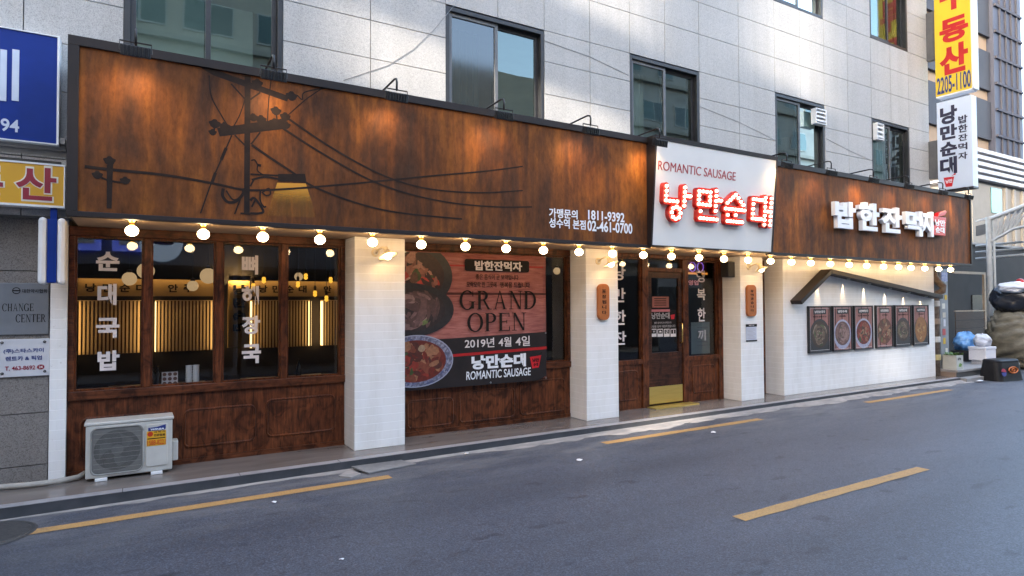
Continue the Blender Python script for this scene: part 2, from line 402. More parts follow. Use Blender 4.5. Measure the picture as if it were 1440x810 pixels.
def serif_glyph(ch):
    T, t, out = .15, .06, []
    def rc(x0, y0, x1, y1): out.append([(x0, y0), (x1, y0), (x1, y1), (x0, y1)])
    def sf(x, y, w=.26): rc(x-w/2, y, x+w/2, y+SER)
    def arc(cx, cy, rx, ry, a0, a1, n=24):
        o = ring_pts(cx, cy, rx, ry, n, R(a0), R(a1)); i = ring_pts(cx, cy, rx-T, ry-t, n, R(a0), R(a1))
        for k in range(n): out.append([o[k], o[k+1], i[k+1], i[k]])
    def stem(x, y0=0, y1=1): rc(x-T/2, y0, x+T/2, y1); sf(x, y0); sf(x, y1-SER)
    if ch == 'O': arc(.42, .5, .42, .52, 0, 360); w = .84
    elif ch == 'C': arc(.42, .5, .42, .52, 42, 318); rc(.70, .68, .75, .98); w = .78
    elif ch == 'G': arc(.42, .5, .42, .52, 45, 330); rc(.64, 0.05, .64+T, .42); rc(.52, .40, .86, .40+SER); rc(.70, .70, .745, .98); w = .86
    elif ch == 'D': stem(.16); arc(.30, .5, .46, .5, -90, 90); rc(.16, .95, .31, 1); rc(.16, 0, .31, .05); w = .78
    elif ch == 'P': stem(.16); arc(.34, .73, .30, .27, -90, 90); rc(.16, .95, .35, 1); rc(.16, .46, .35, .51); w = .66
    elif ch == 'R': stem(.16); arc(.34, .74, .29, .26, -90, 90); rc(.16, .95, .35, 1); rc(.16, .48, .40, .53); out.append([(.34, .5), (.46, .5), (.76, .0), (.62, .0)]); rc(.62, 0, .84, SER); w = .82
    elif ch == 'E': stem(.16); rc(.16, .95, .62, 1); rc(.16, .48, .5, .53); rc(.16, 0, .66, .05); rc(.60, .78, .64, 1); rc(.62, 0, .67, .24); rc(.47, .4, .51, .61); w = .68
    elif ch == 'N': out.append([(.14, 0), (.19, 0), (.19, 1), (.14, 1)]); out.append([(.10, 1), (.24, 1), (.76, 0), (.64, 0)]); rc(.69, .0, .74, 1); sf(.165, 0); sf(.715, 1-SER); rc(.04, 1-SER, .2, 1); w = .84
    elif ch == 'A': out.append([(.12, 0), (.18, 0), (.42, .92), (.40, 1.02)]); out.append([(.40, 1.02), (.44, 1.02), (.76, 0), (.63, 0)]); rc(.24, .33, .58, .38); sf(.15, 0, .22); sf(.70, 0, .26); w = .84
    elif ch == 'H': stem(.16); stem(.62); rc(.16, .48, .62, .53); w = .78
    elif ch == 'T': stem(.38, 0, 1); rc(.04, .95, .72, 1); rc(.04, .76, .08, 1); rc(.68, .76, .72, 1); w = .76
    else: w = .4
    return out, w
def add_serif(mb, s, face, x0, x1, z0, z1, lift=.001):
    gl = [serif_glyph(c) for c in s]; gap = .07; tot = sum(w for _, w in gl)+gap*(len(gl)-1); x = 0; k = 0
    for ps, w in gl:
        for p in ps:
            mb.poly([face.p(x0+(x1-x0)*(x+a)/tot, z0+(z1-z0)*b, lift+k*.00004) for a, b in p]); k += 1
        x += w+gap
    return mb
def px_dim(u0, v0, u1, v1, y):
    a, b, c, d = atY(u0, v0, y), atY(u1, v0, y), atY(u0, v1, y), atY(u1, v1, y)
    return (a.x+c.x)/2, (b.x+d.x)/2, (c.z+d.z)/2, (a.z+b.z)/2
def pxs(pts, y): return [(lambda q: (q.x, q.z))(atY(u, v, y)) for u, v in pts]
def ORD(i): return ['first', 'second', 'third', 'fourth', 'fifth', 'sixth', 'seventh', 'eighth', 'ninth', 'tenth', 'eleventh', 'twelfth', 'thirteenth', 'fourteenth'][i]

#@@GROUND
# ------------------------------------------------------------------ ground, road, pavement
ZR = -.10
tag(MB().poly([(-400, -400, ZR), (400, -400, ZR), (400, 400, ZR), (-400, 400, ZR)]).build('road', ASPHALT, origin=(0, 0, 0)), kind='structure')
mb = MB()
mb.box(-14, 15.46, -.30, .62, -.4, 0)
tag(mb.build('sidewalk', PAVE, origin=(0, 0, 0)), kind='structure')
mb = MB(); x = -14.0
while x < 15.3:
    x2 = min(x+random.choice([.98, 1.0, 1.02]), 15.44)
    mb.box(x+.003, x2-.003, -.41, -.302, -.005, .002+random.uniform(-.001, .001)); x = x2
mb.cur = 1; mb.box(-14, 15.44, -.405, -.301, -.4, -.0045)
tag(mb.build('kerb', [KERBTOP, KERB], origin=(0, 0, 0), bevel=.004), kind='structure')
mb = MB(); xs = [-8+.12*i for i in range(200)]
def gut(xx): return .05+.035*math.sin(xx*1.3)+.04*math.sin(xx*3.1+1)+.03*math.sin(xx*7.7+2)+.02*math.sin(xx*17)+(.07 if xx > 3.5 else 0)-(.05 if xx < 1.6 else 0)
def gz(xx): return min(.05, max(0, .004+.0042*xx))
i0 = 0; prev = None
for xx in xs:
    w = max(.03, gut(xx)); row = [(xx, -.404, ZR+.004+gz(xx)), (xx, -.41-w*.5+.008*math.sin(xx*9), ZR+.004+gz(xx)*.55), (xx, -.41-w-.03*random.random(), ZR+.002)]
    if prev:
        for a in range(2): mb.poly([prev[a], prev[a+1], row[a+1], row[a]])
    prev = row
tag(mb.build('gutter', GUTTER, origin=(0, 0, 0)), kind='structure')
for (xa, xb, ya, yb, lab) in ((-.70, 2.26, -.95, -.82, 'long orange road line near the left, below the air conditioner'), (5.08, 8.12, -.93, -.80, 'orange road line in front of the shop door'), (10.98, 13.97, -.92, -.79, 'orange road line below the six menu posters'), (4.25, 7.18, -3.66, -3.53, 'short thick orange dash alone in the middle of the road')):
    mb = MB(); n = 24
    for i in range(n):
        a, b = xa+(xb-xa)*i/n, xa+(xb-xa)*(i+1)/n
        j = lambda t: .0022*math.sin(t*9)+.002*math.sin(t*41)
        mb.poly([(a, ya+j(a), ZR+.004), (b, ya+j(b), ZR+.004), (b, yb+j(b+3), ZR+.004), (a, yb+j(a+3), ZR+.004)])
    tag(mb.build('road_marking', YELLOW), lab, 'road marking', 'orange lines painted on the road')
# drain cover by the kerb, bits of litter
t = thing('drain_cover', 'grey steel drain cover lying in the gutter below the left pillar', 'drain cover', (2.3, -.56, ZR))
mb = MB(); mb.prism([(1.99, -.43, ZR+.045), (2.55, -.43, ZR+.04), (2.66, -.60, ZR+.018), (2.10, -.68, ZR+.018)], [(1.99, -.43, ZR+.03), (2.55, -.43, ZR+.025), (2.66, -.60, ZR+.006), (2.10, -.68, ZR+.006)])
mb.build('plate', M('worn_steel', (.16, .16, .165), (.3, .29, .28), 7, .5, .3, .2), t)
t = tag(MB().prism([(1.80, -.62, ZR+.016), (1.97, -.44, ZR+.02), (2.02, -.66, ZR+.016), (1.9, -.74, ZR+.014)], [(1.80, -.62, ZR), (1.97, -.44, ZR), (2.02, -.66, ZR), (1.9, -.74, ZR)]).build('concrete_slab', GUTTER), 'small broken concrete slab beside the steel drain cover', 'slab')
PAPER = M('white_paper_scrap', (.75, .74, .73), (.6, .6, .6), 30, .7)
for u, v, w, lab in ((815, 647, .055, 'white paper scrap on the road below the banner'), (527, 661, .035, 'white paper scrap in the gutter beside the drain cover'), (656, 638, .045, 'tiny white scrap on the road by the kerb below the banner'), (385, 706, .04, 'white scrap on the road just under the long orange line'), (480, 786, .022, 'pale cigarette end lying alone low on the road'), (1003, 608, .06, 'white scrap on the road under the shop door'), (1377, 537, .14, 'crumpled white litter by the stone step and black tub')):
    p = atZ(u, v, ZR+.01); a = random.random()*3; mb = MB(); n = 7
    ring = [(p.x+w*(.6+.4*random.random())*math.cos(a+6.283*k/n), p.y+w*.6*(.6+.4*random.random())*math.sin(a+6.283*k/n), ZR+.006+random.random()*w*.3) for k in range(n)]
    for k in range(n): mb.poly([ring[k], ring[(k+1) % n], (p.x, p.y, ZR+.008+w*.35)])
    tag(mb.build('litter', PAPER), lab, 'litter', 'scraps of litter on the road')
MANH = M('cast_iron', (.06, .06, .06), (.1, .1, .1), 30, .5, .5, .3)
p = atZ(-8, 752, ZR)
mb = MB(); mb.lathe((p.x-.08, p.y, ZR), [(.001, .012), (.30, .012), (.31, .006), (.33, .012), (.35, .004)], 32)
tag(mb.build('manhole_cover', MANH), 'round iron manhole cover cut by the left picture edge', 'manhole')
p = atZ(960, 594, ZR)
tag(MB().lathe((p.x, p.y, ZR), [(.001, .008), (.11, .008), (.12, .0)], 20).build('valve_cover', MANH), 'small dark round valve cover in the road near the door', 'valve cover')

#@@BUILDING
# ------------------------------------------------------------------ the granite building over the shop
WINX = [(-.115, 1.388), (3.38, 4.9), (6.485, 8.01), (9.985, 11.5), (13.145, 14.64)]
bld = thing('office_building', 'pale granite clad office building rising above the restaurant', 'building', (7, .15, 0))
VX = [-8.4, -6.6, -4.9, -3.3, -2.2, -.9, -.115, 1.388, 2.39, 3.38, 4.15, 4.9, 5.71, 6.485, 7.23, 8.01, 9.0, 9.985, 10.74, 11.5, 12.3, 13.145, 13.9, 14.64, 15.5]
HZ = [2.5, 3.05, 3.69, 4.15, 4.61, 5.07, 5.51, 6.14, 6.68, 7.2, 7.66, 8.1, 8.52, 9.2, 9.9, 10.6]
def in_win(xm, zm):
    for a, b in WINX:
        if a < xm < b and (3.9 < zm < 5.5 or 7.21 < zm < 8.5): return True
    return False
HZW = [4.05]   # windows start lower than the panel grid: hidden behind the fascia
mb = MB()
for i in range(len(VX)-1):
    for j in range(len(HZ)-1):
        xm, zm = (VX[i]+VX[i+1])/2, (HZ[j]+HZ[j+1])/2
        if in_win(xm, zm): continue
        g = .0045; mb.box(VX[i]+g, VX[i+1]-g, .15+random.uniform(0, .002), .19, HZ[j]+g, HZ[j+1]-g)
mb.build('wall_cladding', GRANITE, bld)
mb = MB()
# core wall behind the cladding, with the window openings left out
cx = sorted({-8.4, 15.5} | {q for w in WINX for q in w}); cz = [2.5, 3.9, 5.51, 7.2, 8.52, 10.6]
for i in range(len(cx)-1):
    for j in range(len(cz)-1):
        xm, zm = (cx[i]+cx[i+1])/2, (cz[j]+cz[j+1])/2
        if any(a < xm < b for a, b in WINX) and j in (1, 3): continue
        mb.box(cx[i], cx[i+1], .1915, .45, cz[j], cz[j+1])
mb.build('wall_core', M('joint_mortar', (.17, .165, .16), (.13, .125, .12), 5, .9), bld)
mb = MB(); mb.box(-8.4, 15.5, 6.0, 6.2, 2.75, 10.6).box(-8.4, -8.2, .46, 6, 2.75, 10.6).box(15.3, 15.5, .46, 6, 2.75, 10.6).box(-8.4, 15.5, .15, 6.2, 10.6, 11)
mb.build('back_wall', GRANITE, bld)
mb = MB(); mb.box(-8.2, 15.3, .46, 5.99, 3.2, 3.45).box(-8.2, 15.3, .46, 5.99, 6.2, 6.45); mb.build('floor_slab', ROOMGREY, bld)
CURT = M('teal_blind', (.10, .2, .19), (.07, .15, .145), 2, .8)
SILL = M('pale_curtain', (.5, .48, .4), (.42, .4, .33), 1.4, .8)
def window(x0, x1, z0, z1, i, up=False):
    fr = MB(); f = .055
    fr.box(x0, x0+f, .155, .30, z0, z1).box(x1-f, x1, .155, .30, z0, z1).box(x0+f, x1-f, .155, .30, z1-f, z1).box(x0+f, x1-f, .155, .30, z0, z0+f)
    fo = fr.build('window', DKFRAME, bld, bevel=.004)
    xm = (x0+x1)/2
    for k, (a, b, y, mt) in enumerate(((x0+f, xm+.03, .19, DKFRAME if (up or i in (0,)) else GREYFRAME), (xm-.03, x1-f, .235, DKFRAME))):
        s = MB(); g = .05; za, zb = z0+f, z1-f
        s.box(a, a+g, y, y+.035, za, zb).box(b-g, b, y, y+.035, za, zb).box(a+g, b-g, y, y+.035, zb-g, zb).box(a+g, b-g, y, y+.035, za, za+g)
        so = s.build('sash', mt, fo, bevel=.003)
        gl = GLASS_INS if (i == 1 and k == 0) else GLASS_UP
        MB().poly([(a+g, y+.018, za+g), (b-g, y+.018, za+g), (b-g, y+.018, zb-g), (a+g, y+.018, zb-g)]).build('pane', gl, fo)
    return fo
wins = []
for i, (a, b) in enumerate(WINX):
    wins.append(window(a, b, 3.92, 5.495, i)); window(a, b, 7.205, 8.5, i, True)
# rooms behind the lower windows
tag(MB().box(-.1, 1.5, 3.0, 3.05, 3.5, 6.1).build('partition_wall', ROOMGREY), 'grey green office partition seen through the leftmost upper window', 'partition')
for x0, x1, mt in ((3.4, 4.1, CURT), (6.5, 7.2, SILL), (10.0, 10.7, SILL), (13.2, 14.6, CURT)):
    mb = MB(); n = 14; y0 = .62
    pts = [(x0+(x1-x0)*k/n*1.0, y0+(.035 if k % 2 else 0)) for k in range(n+1)]
    for (xa, ya), (xb, yb) in zip(pts, pts[1:]): mb.poly([(xa, ya, 3.6), (xb, yb, 3.6), (xb, yb, 5.45), (xa, ya, 5.45)])
    tag(mb.build('curtain', mt), {3.4: 'dim teal curtain behind the second upper window', 6.5: 'cream curtain behind the window left of the white sign', 10.0: 'cream curtain behind the window above the right end of white sign', 13.2: 'dark teal curtain behind the last lower window'}[x0], 'curtain')
TUBE = EM('fluorescent_tube', (.93, 1, .97), 1.2)
for k, (x, y) in enumerate(((.70, 1.1), (.70, 1.35))):
    t = thing('ceiling_light', ['nearer long white fluorescent tube in the leftmost upper window', 'farther long white fluorescent tube in the leftmost upper window'][k], 'ceiling light', (x, y, 5.9), 'tube lights in the office')
    MB().box(x-.75, x+.75, y-.03, y+.03, 5.80, 5.84).build('housing', WHITE, t)
    MB().tube([(x-.7, y, 5.775), (x+.7, y, 5.775)], .02, 8).build('tube', TUBE, t)
# louvred window ventilators
def vent(x0, x1, z0, z1, lab):
    t = thing('ventilator', lab, 'ventilator', ((x0+x1)/2, .1, z0), 'box ventilators set in the upper windows')
    mb = MB(); mb.box(x0, x0+.02, .07, .18, z0, z1).box(x1-.02, x1, .07, .18, z0, z1).box(x0+.02, x1-.02, .07, .18, z1-.02, z1).box(x0+.02, x1-.02, .07, .18, z0, z0+.02).box(x0+.02, x1-.02, .165, .18, z0+.02, z1-.02)
    mb.build('casing', WHITE, t, bevel=.003)
    for k in range(3):
        z = z0+.05+(z1-z0-.06)*k/3; MB().prism([(x0+.02, .08, z+.0), (x0+.02, .13, z+.06), (x0+.02, .13, z+.075), (x0+.02, .08, z+.015)], [(x1-.02, .08, z+.0), (x1-.02, .13, z+.06), (x1-.02, .13, z+.075), (x1-.02, .08, z+.015)]).build('slat', WHITE, t)
vent(11.10, 11.44, 5.08, 5.38, 'white louvred ventilator box in the window above the brown sign')
vent(13.20, 13.47, 5.05, 5.40, 'white louvred ventilator in the window beside the projecting sign')
# wire shadows on the cladding, put in as thin grey tubes
WIRE_SHADOW = M('grey_wire_shadow', (.24, .24, .245), (.28, .28, .28), 10, .6)
for pts, lab in (([(483, 113), (545, 92), (580, 70), (612, 40), (645, 0)], 'thin grey tube drawn as a wire shadow up to the second window'), ([(765, 57), (830, 80), (884, 106)], 'thin tube drawn as a wire shadow between the second and third upper windows'), ([(985, 150), (1040, 172), (1088, 196)], 'thin tube drawn as a wire shadow on the wall above the white sign'), ([(1162, 195), (1195, 212), (1222, 224)], 'thin tube drawn as a wire shadow on the wall before the last window')):
    mb = MB(); mb.tube([atY(u, v, .1465) for u, v in pts], .003, 6)
    tag(mb.build('wire_shadow', WIRE_SHADOW, smooth=True), lab, 'wire_shadow')

#@@LEFT
# ------------------------------------------------------------------ neighbour at the left
mb = MB()
nb = thing('neighbour_shopfront', 'brownish granite ground floor wall of the neighbouring business', 'building', (-3, .35, 0))
for z0, z1 in ((0, .17), (.17, .66), (.66, 1.15), (1.15, 2.0), (2.0, 2.6)):
    for xa in (-8.0, -6.2, -4.4, -2.6):
        mb.box(xa+.004, (xa+1.8 if xa < -3 else -.694)-.004, .35, .40, z0+.004, z1-.004)
    mb.box(-.80+.004, -.70, .3505, .40, z0+.004, z1-.004) if False else None
mb.build('wall', GRANITE_DK, nb)
MB().box(-8, -.70, .4015, .6, 0, 3.3).build('wall_core', INK, nb)
LEDGE = M('grimy_stone_ledge', (.33, .31, .29), (.2, .185, .17), 5, .8, 0, .2)
mb = MB()
for k, (z0, z1, y) in enumerate(((3.02, 3.07, .21), (3.07, 3.12, .15), (3.12, 3.17, .08), (3.17, 3.225, .02))): mb.box(-8, -.565, y, .398, z0, z1-.001)
mb.build('ledge', LEDGE, nb)
MB().box(-8, -.6, .12, .398, 2.602, 3.018).build('canopy_box', M('dark_grimy_panel', (.03, .028, .026), (.05, .046, .042), 6, .7), nb)
# white tile strip between neighbour and shop
tag(MB().box(-.69, -.556, .33, .75, 0, 2.55).build('tiled_pillar', TILE, bevel=.004), 'narrow white tiled strip between the granite wall and the shop', 'pillar', 'white tiled pillars of the shop')
# blue sign
BLUE = M('blue_sign_film', (.006, .032, .24), (.005, .026, .19), 3, .4, spec=.2)
SBLUEW = M('pale_sign_film', (.62, .67, .76), (.55, .6, .7), 5, .4)
t = thing('blue_signboard', 'large blue signboard with white lettering at the left edge', 'signboard', (-1.9, 0, 3.15))
MB().box(-3.2, -.63, .012, .2, 3.16, 4.15).build('face', BLUE, t)
MB().box(-.63, -.612, 0, .2, 3.15, 4.16).box(-3.2, -.63, 0, .2, 4.15, 4.16).box(-3.2, -.63, 0, .2, 3.15, 3.16).build('frame', WHITE, t)
mb = MB()
for u0, u1 in ((0, 9.5), (17, 27)):
    a, b, c, d = px_dim(u0, 70, u1, 142, .012); mb.box(a, b, .004, .011, c, d)
a, b, c, d = px_dim(-40, 70, -12, 142, .012); mb.box(a, b, .004, .011, c, c+.1).box(a, a+.08, .004, .011, c+.11, d)
mb.build('lettering', SBLUEW, t)
px_text('phone_number', '3394', .012, -26, 166, 27, 184, SBLUEW, t, .02)
# yellow sign
YEL = M('yellow_sign_film', (.68, .36, .015), (.6, .3, .012), 2, .4); MAROON = M('maroon_film', (.30, .012, .03), (.25, .01, .025), 5, .4)
t = thing('yellow_signboard', 'yellow signboard with maroon Korean letters under the stone ledge', 'signboard', (-1.9, -.02, 2.57))
MB().box(-3.2, -.568, -.02, .118, 2.585, 2.95).build('face', YEL, t)
MB().box(-3.2, -.558, -.028, .118, 2.95, 2.966).box(-3.2, -.558, -.028, .118, 2.566, 2.585).box(-.568, -.558, -.028, .118, 2.585, 2.95).build('frame', WHITE, t)
mb = MB(); add_text(mb, '산', street(-.02), *px_dim(19, 232, 82, 284, -.02), .05, .002, .0008); add_text(mb, '동', street(-.02), *px_dim(-54, 231, 7, 283, -.02), .05, .002, .0008)
mb.build('letter_outline', M('pale_outline_film', (.78, .74, .62), (.7, .66, .55), 4, .4), t)
mb = MB(); add_text(mb, '산', street(-.02), *px_dim(22, 235, 79.5, 281.5, -.02), .028, .002, .0034); add_text(mb, '동', street(-.02), *px_dim(-51, 234, 4.5, 281, -.02), .028, .002, .0034)
mb.build('lettering', MAROON, t)
# round blue and white hanging sign seen edge on
t = thing('hanging_sign', 'white and blue hanging sign seen edge on beside the shop', 'sign', (-.64, .1, 1.88))
def drum(x0, x1, r, y, z, rr=.03):
    return MB().lathe((x0, y, z), [(.001, 0), (r-rr, 0), (r, rr), (r, x1-x0-rr), (r-rr, x1-x0), (.001, x1-x0)], 36, Vector((1, 0, 0)))
MB().box(-.752, -.686, -.05, .16, 1.865, 2.475).build('white_face', WHITE, t, bevel=.03)
MB().box(-.612, -.546, -.05, .16, 1.865, 2.475).build('white_face', WHITE, t, bevel=.03)
MB().box(-.685, -.613, -.035, .15, 1.88, 2.46).build('blue_rim', BLUE, t, bevel=.004)
MB().box(-.668, -.618, 0, .06, 2.46, 2.57).build('hanger', BLUE, t)
# two plaques
t = thing('grey_plaque', 'grey stone plaque reading CHANGE CENTER on the granite wall', 'plaque', (-.9, .33, 1.4))
PLQ = M('grey_slate', (.20, .21, .225), (.15, .158, .17), 3, .35)
MB().box(-1.35, -.703, .325, .349, 1.40, 1.885).build('slab', PLQ, t, bevel=.006)
mb = MB(); add_serif(mb, 'CHANGE', street(.325), *px_dim(3, 427, 47.5, 437.5, .325)); add_serif(mb, 'CENTER', street(.325), *px_dim(22, 442, 64.5, 453, .325))
mb.build('lettering', INK, t)
px_text('small_lettering', '대한약사협회', .325, 31, 406.5, 66, 412, INK, t, .01)
a, b, c, d = px_dim(17, 404, 29, 413.5, .325)
mb = MB(); o = ring_pts((a+b)/2, (c+d)/2, (b-a)/2, (d-c)/2); i = ring_pts((a+b)/2, (c+d)/2, (b-a)/2*.8, (d-c)/2*.75); add_band(mb, street(.325), o, i, .001)
mb.flat([((a+b)/2-.03, (c+d)/2-.006), ((a+b)/2+.03, (c+d)/2-.006), ((a+b)/2+.03, (c+d)/2+.006), ((a+b)/2-.03, (c+d)/2+.006)], .3235); mb.build('emblem', INK, t)
t = thing('white_plaque', 'white acrylic plaque with blue and red lettering below the grey plaque', 'plaque', (-.9, .33, 1.01))
MB().box(-1.35, -.690, .325, .345, 1.01, 1.36).build('plate', M('milky_acrylic', (.6, .6, .62), (.52, .52, .54), 4, .3), t, bevel=.003)
NAVY = M('navy_film', (.02, .04, .2), (.02, .035, .17), 6, .5)
px_text('lettering', '(주)스타스카이', .325, 5, 490, 61.5, 497, NAVY, t, .02); px_text('lettering', '렌트카 & 픽업', .325, 8, 500.5, 59, 507, NAVY, t, .02)
px_text('phone_number', 'T. 463-8692', .325, 7, 514.5, 49.5, 520.5, MAROON, t, .02)
a, b, c, d = px_dim(52, 512.5, 62.5, 519.5, .325); MB().plate(ring_pts((a+b)/2, (c+d)/2, (b-a)/2, (d-c)/2)[:-1], .322, .003).build('badge', MAROON, t)
px_text('badge_number', '24', .321, 54.5, 514.2, 60, 517.8, VINYL, t, .02)
for u, v in ((3, 482), (63, 480.5), (3, 525.5), (63, 522)):
    q = atY(u, v, .325); MB().lathe(q, [(.012, 0), (.012, .008), (.004, .012)], 12, Vector((0, -1, 0))).build('bolt', MANH, t)
# hose along the wall
PIPE = M('beige_foam_pipe', (.42, .38, .33), (.32, .29, .25), 20, .8)
mb = MB(); mb.tube([(-2.2, .28, .03), (-1.4, .26, .03), (-1.0, .22, .03), (-.8, .17, .03), (-.6, .17, .03), (-.45, .24, .03), (-.40, .34, .04)], .026, 10)
tag(mb.build('insulated_pipe', PIPE, smooth=True), 'beige insulated pipe lying on the pavement beside the air conditioner', 'pipe')

#@@SHOP
# ------------------------------------------------------------------ tiled pillars and wall
for (a, b, lab) in ((2.155, 2.765, 'white tiled pillar left of the banner, with only a wall lamp'), (5.49, 6.08, 'white tiled pillar between the banner and the door'), (8.775, 9.365, 'white tiled pillar right of the door, with the paper notice')):
    tag(MB().box(a, b, 0, .44, 0, 2.448).build('tiled_pillar', TILE, bevel=.005), lab, 'pillar', 'white tiled pillars of the shop')
tag(MB().box(9.92, 15.25, 0, 2.2, 0, 2.448).build('tiled_wall', TILE, bevel=.005), 'wide white tiled wall carrying the six menu posters', 'wall')
t = thing('wooden_side_door', 'narrow dark brown wooden door in the recess beside the wide tiled wall', 'door', (9.64, .5, 0))
MB().box(9.37, 9.915, .46, .5, .0, 2.40).build('leaf', WOOD, t); MB().box(9.367, 9.42, .38, .459, 0, 2.44).box(9.86, 9.918, .38, .459, 0, 2.44).build('jamb', WOOD, t)
# soffit
tag(MB().box(-.48, 15.44, -.605, .60, 2.449, 2.47).build('soffit', SOFFIT), 'pale brown board soffit under the rusty sign with bulbs', 'soffit')
mb = MB()
for x in (.35, 1.9, 3.1, 4.3, 5.5, 6.7, 7.9, 9.1, 10.3): pass
# ------------------------------------------------------------------ shopfronts
YF, YP, YG = .365, .392, .425
def moulding(mb, x0, x1, z0, z1, y, w=.012, notch=.045):
    p = [(x0+notch, z0), (x1-notch, z0), (x1-notch*.35, z0+notch*.35), (x1, z0+notch), (x1, z1-notch), (x1-notch*.35, z1-notch*.35), (x1-notch, z1), (x0+notch, z1), (x0+notch*.35, z1-notch*.35), (x0, z1-notch), (x0, z0+notch), (x0+notch*.35, z0+notch*.35), (x0+notch, z0)]
    mb.tube([(a, y, b) for a, b in p], w, 8)
    mb.tube([(a+(.0), y+.006, b) for a, b in [((x0+x1)/2+(q[0]-(x0+x1)/2)*.93, (z0+z1)/2+(q[1]-(z0+z1)/2)*.88) for q in p]], w*.6, 6)
def bay(name, label, cat, x0, x1, mull, zrail, panels, ztop=2.36, open_to=None):
    t = thing(name, label, cat, ((x0+x1)/2, .4, 0))
    fr = MB()
    fr.box(x0, x1, YF-.005, .45, ztop, 2.447)
    fr.box(x0, x1, YF-.012, .46, zrail, zrail+.085)
    e = [x0]+mull+[x1]
    fr.box(x0, x0+.05, YF, .45, zrail+.086, ztop-.001).box(x1-.05, x1, YF, .45, zrail+.086, ztop-.001)
    fr.build('frame', WOODX, t, bevel=.006)
    for m in mull: MB().box(m-.034, m+.034, YF+.002, .45, zrail+.086, ztop-.001).build('mullion', WOOD, t, bevel=.006)
    edges = [x0+.05]+[q for m in mull for q in (m-.034, m+.034)]+[x1-.05]
    for a, b in zip(edges[::2], edges[1::2]):
        s = MB(); s.box(a, a+.018, YF+.03, .44, zrail+.086, ztop-.002).box(b-.018, b, YF+.03, .44, zrail+.086, ztop-.002).box(a+.018, b-.018, YF+.03, .44, ztop-.02, ztop-.002).box(a+.018, b-.018, YF+.03, .44, zrail+.086, zrail+.104)
        s.build('glazing_bead', WOOD, t)
        MB().poly([(a+.015, YG, zrail+.1), (b-.015, YG, zrail+.1), (b-.015, YG, ztop-.015), (a+.015, YG, ztop-.015)]).build('pane', GLASS, t)
    pb = MB().box(x0, x1, YP, .46, 0.0, zrail-.001).build('panel', WOOD, t)
    for a, b, c, d in panels:
        m = MB(); moulding(m, a, b, c, d, YP); m.build('moulding', WOOD, pb, smooth=True)
    MB().box(x0, x1, YP-.012, YP-.0005, 0.0, .055).build('skirting', WOODX, pb)
    return t
left = bay('wooden_shopfront', 'wide four pane wooden shop window behind the air conditioner', 'shop window', -.553, 2.15, [.11, .782, 1.455], .745, [(-.44, .34, .17, .56), (.46, 1.15, .17, .56), (1.28, 2.03, .19, .60)])
mid = bay('wooden_shopfront', 'wooden shop window mostly covered by the grand opening banner', 'shop window', 2.77, 5.485, [3.45, 4.12, 4.79], .735, [(2.95, 3.58, .10, .44), (3.68, 4.52, .10, .50), (4.62, 5.38, .11, .57)])
for s, bx, yv in (('순', (135, 354, 168, 381), 0), ('대', (137, 399, 164, 429), 0), ('국', (135, 447, 168, 475), 0), ('밥', (137, 493, 168, 521), 0), ('뼈', (340, 359, 363, 386), 0), ('해', (340, 402, 364, 429), 0), ('장', (340, 444, 366, 470), 0), ('국', (340, 484, 367, 511), 0)):
    o = px_text('window_letter', s, YG-.004, *bx, VINYL, left, .038, .001)
# the door bay
db = thing('wooden_shopfront', 'dark wooden shop entrance with glazed side lights around the door', 'shop entrance', (7.4, .4, 0))
mb = MB(); mb.box(6.085, 8.77, YF-.005, .46, 2.385, 2.447).box(6.085, 6.13, YF, .45, 0, 2.384).box(6.90, 7.03, YF, .46, 0, 2.384).box(7.80, 7.93, YF, .46, 0, 2.384).box(8.66, 8.77, YF, .46, 0, 2.384).box(7.03, 7.80, YF+.004, .45, 2.17, 2.235)
mb.build('frame', WOOD, db, bevel=.006)
for (a, b) in ((6.13, 6.90), (7.93, 8.66)):
    mb = MB(); mb.box(a, b, YF+.005, .45, .70, .77).box(a, a+.025, YF+.03, .44, .771, 2.384).box(b-.025, b, YF+.03, .44, .771, 2.384).box(a+.025, b-.025, YF+.03, .44, 2.355, 2.384)
    mb.build('side_light_frame', WOOD, db, bevel=.004)
    MB().poly([(a+.02, YG, .77), (b-.02, YG, .77), (b-.02, YG, 2.37), (a+.02, YG, 2.37)]).build('pane', GLASS, db)
    pb = MB().box(a, b, YP, .46, .0, .699).build('panel', WOOD, db)
    m = MB(); moulding(m, a+.10, b-.10, .15, .60, YP); m.build('moulding', WOOD, pb, smooth=True)
MB().poly([(7.03, YG, 2.235), (7.80, YG, 2.235), (7.80, YG, 2.385), (7.03, YG, 2.385)]).build('transom_pane', GLASS, db)
for s, bx in (('낭', (861, 374, 879.5, 394)), ('만', (861.5, 405, 879.5, 425)), ('한', (862, 436, 880, 457)), ('잔', (862.5, 466, 880.5, 485)), ('행', (979, 380, 991, 397)), ('복', (980, 406, 992, 422)), ('한', (981, 433, 992, 452)), ('끼', (981.5, 464, 992, 479))):
    px_text('window_letter', s, YG-.004, *bx, VINYL, db, 0 if s == '끼' else .022, .001)
dr = thing('shop_door', 'dark wooden glazed shop door with a brass kick plate', 'door', (7.41, .39, 0))
mb = MB(); mb.box(7.035, 7.115, .385, .435, .03, 2.165).box(7.715, 7.795, .385, .435, .03, 2.165).box(7.115, 7.715, .385, .435, 2.07, 2.165).box(7.115, 7.715, .388, .435, .03, .86)
mb.build('leaf', make_wood('door_wood', (.022, .009, .005), (.085, .03, .014), 'x', 4), dr, bevel=.004)
MB().poly([(7.115, .41, .86), (7.715, .41, .86), (7.715, .41, 2.07), (7.115, .41, 2.07)]).build('pane', GLASS, dr)
MB().box(7.045, 7.785, .379, .3845, .045, .318).build('kick_plate', KICK, dr, bevel=.001)
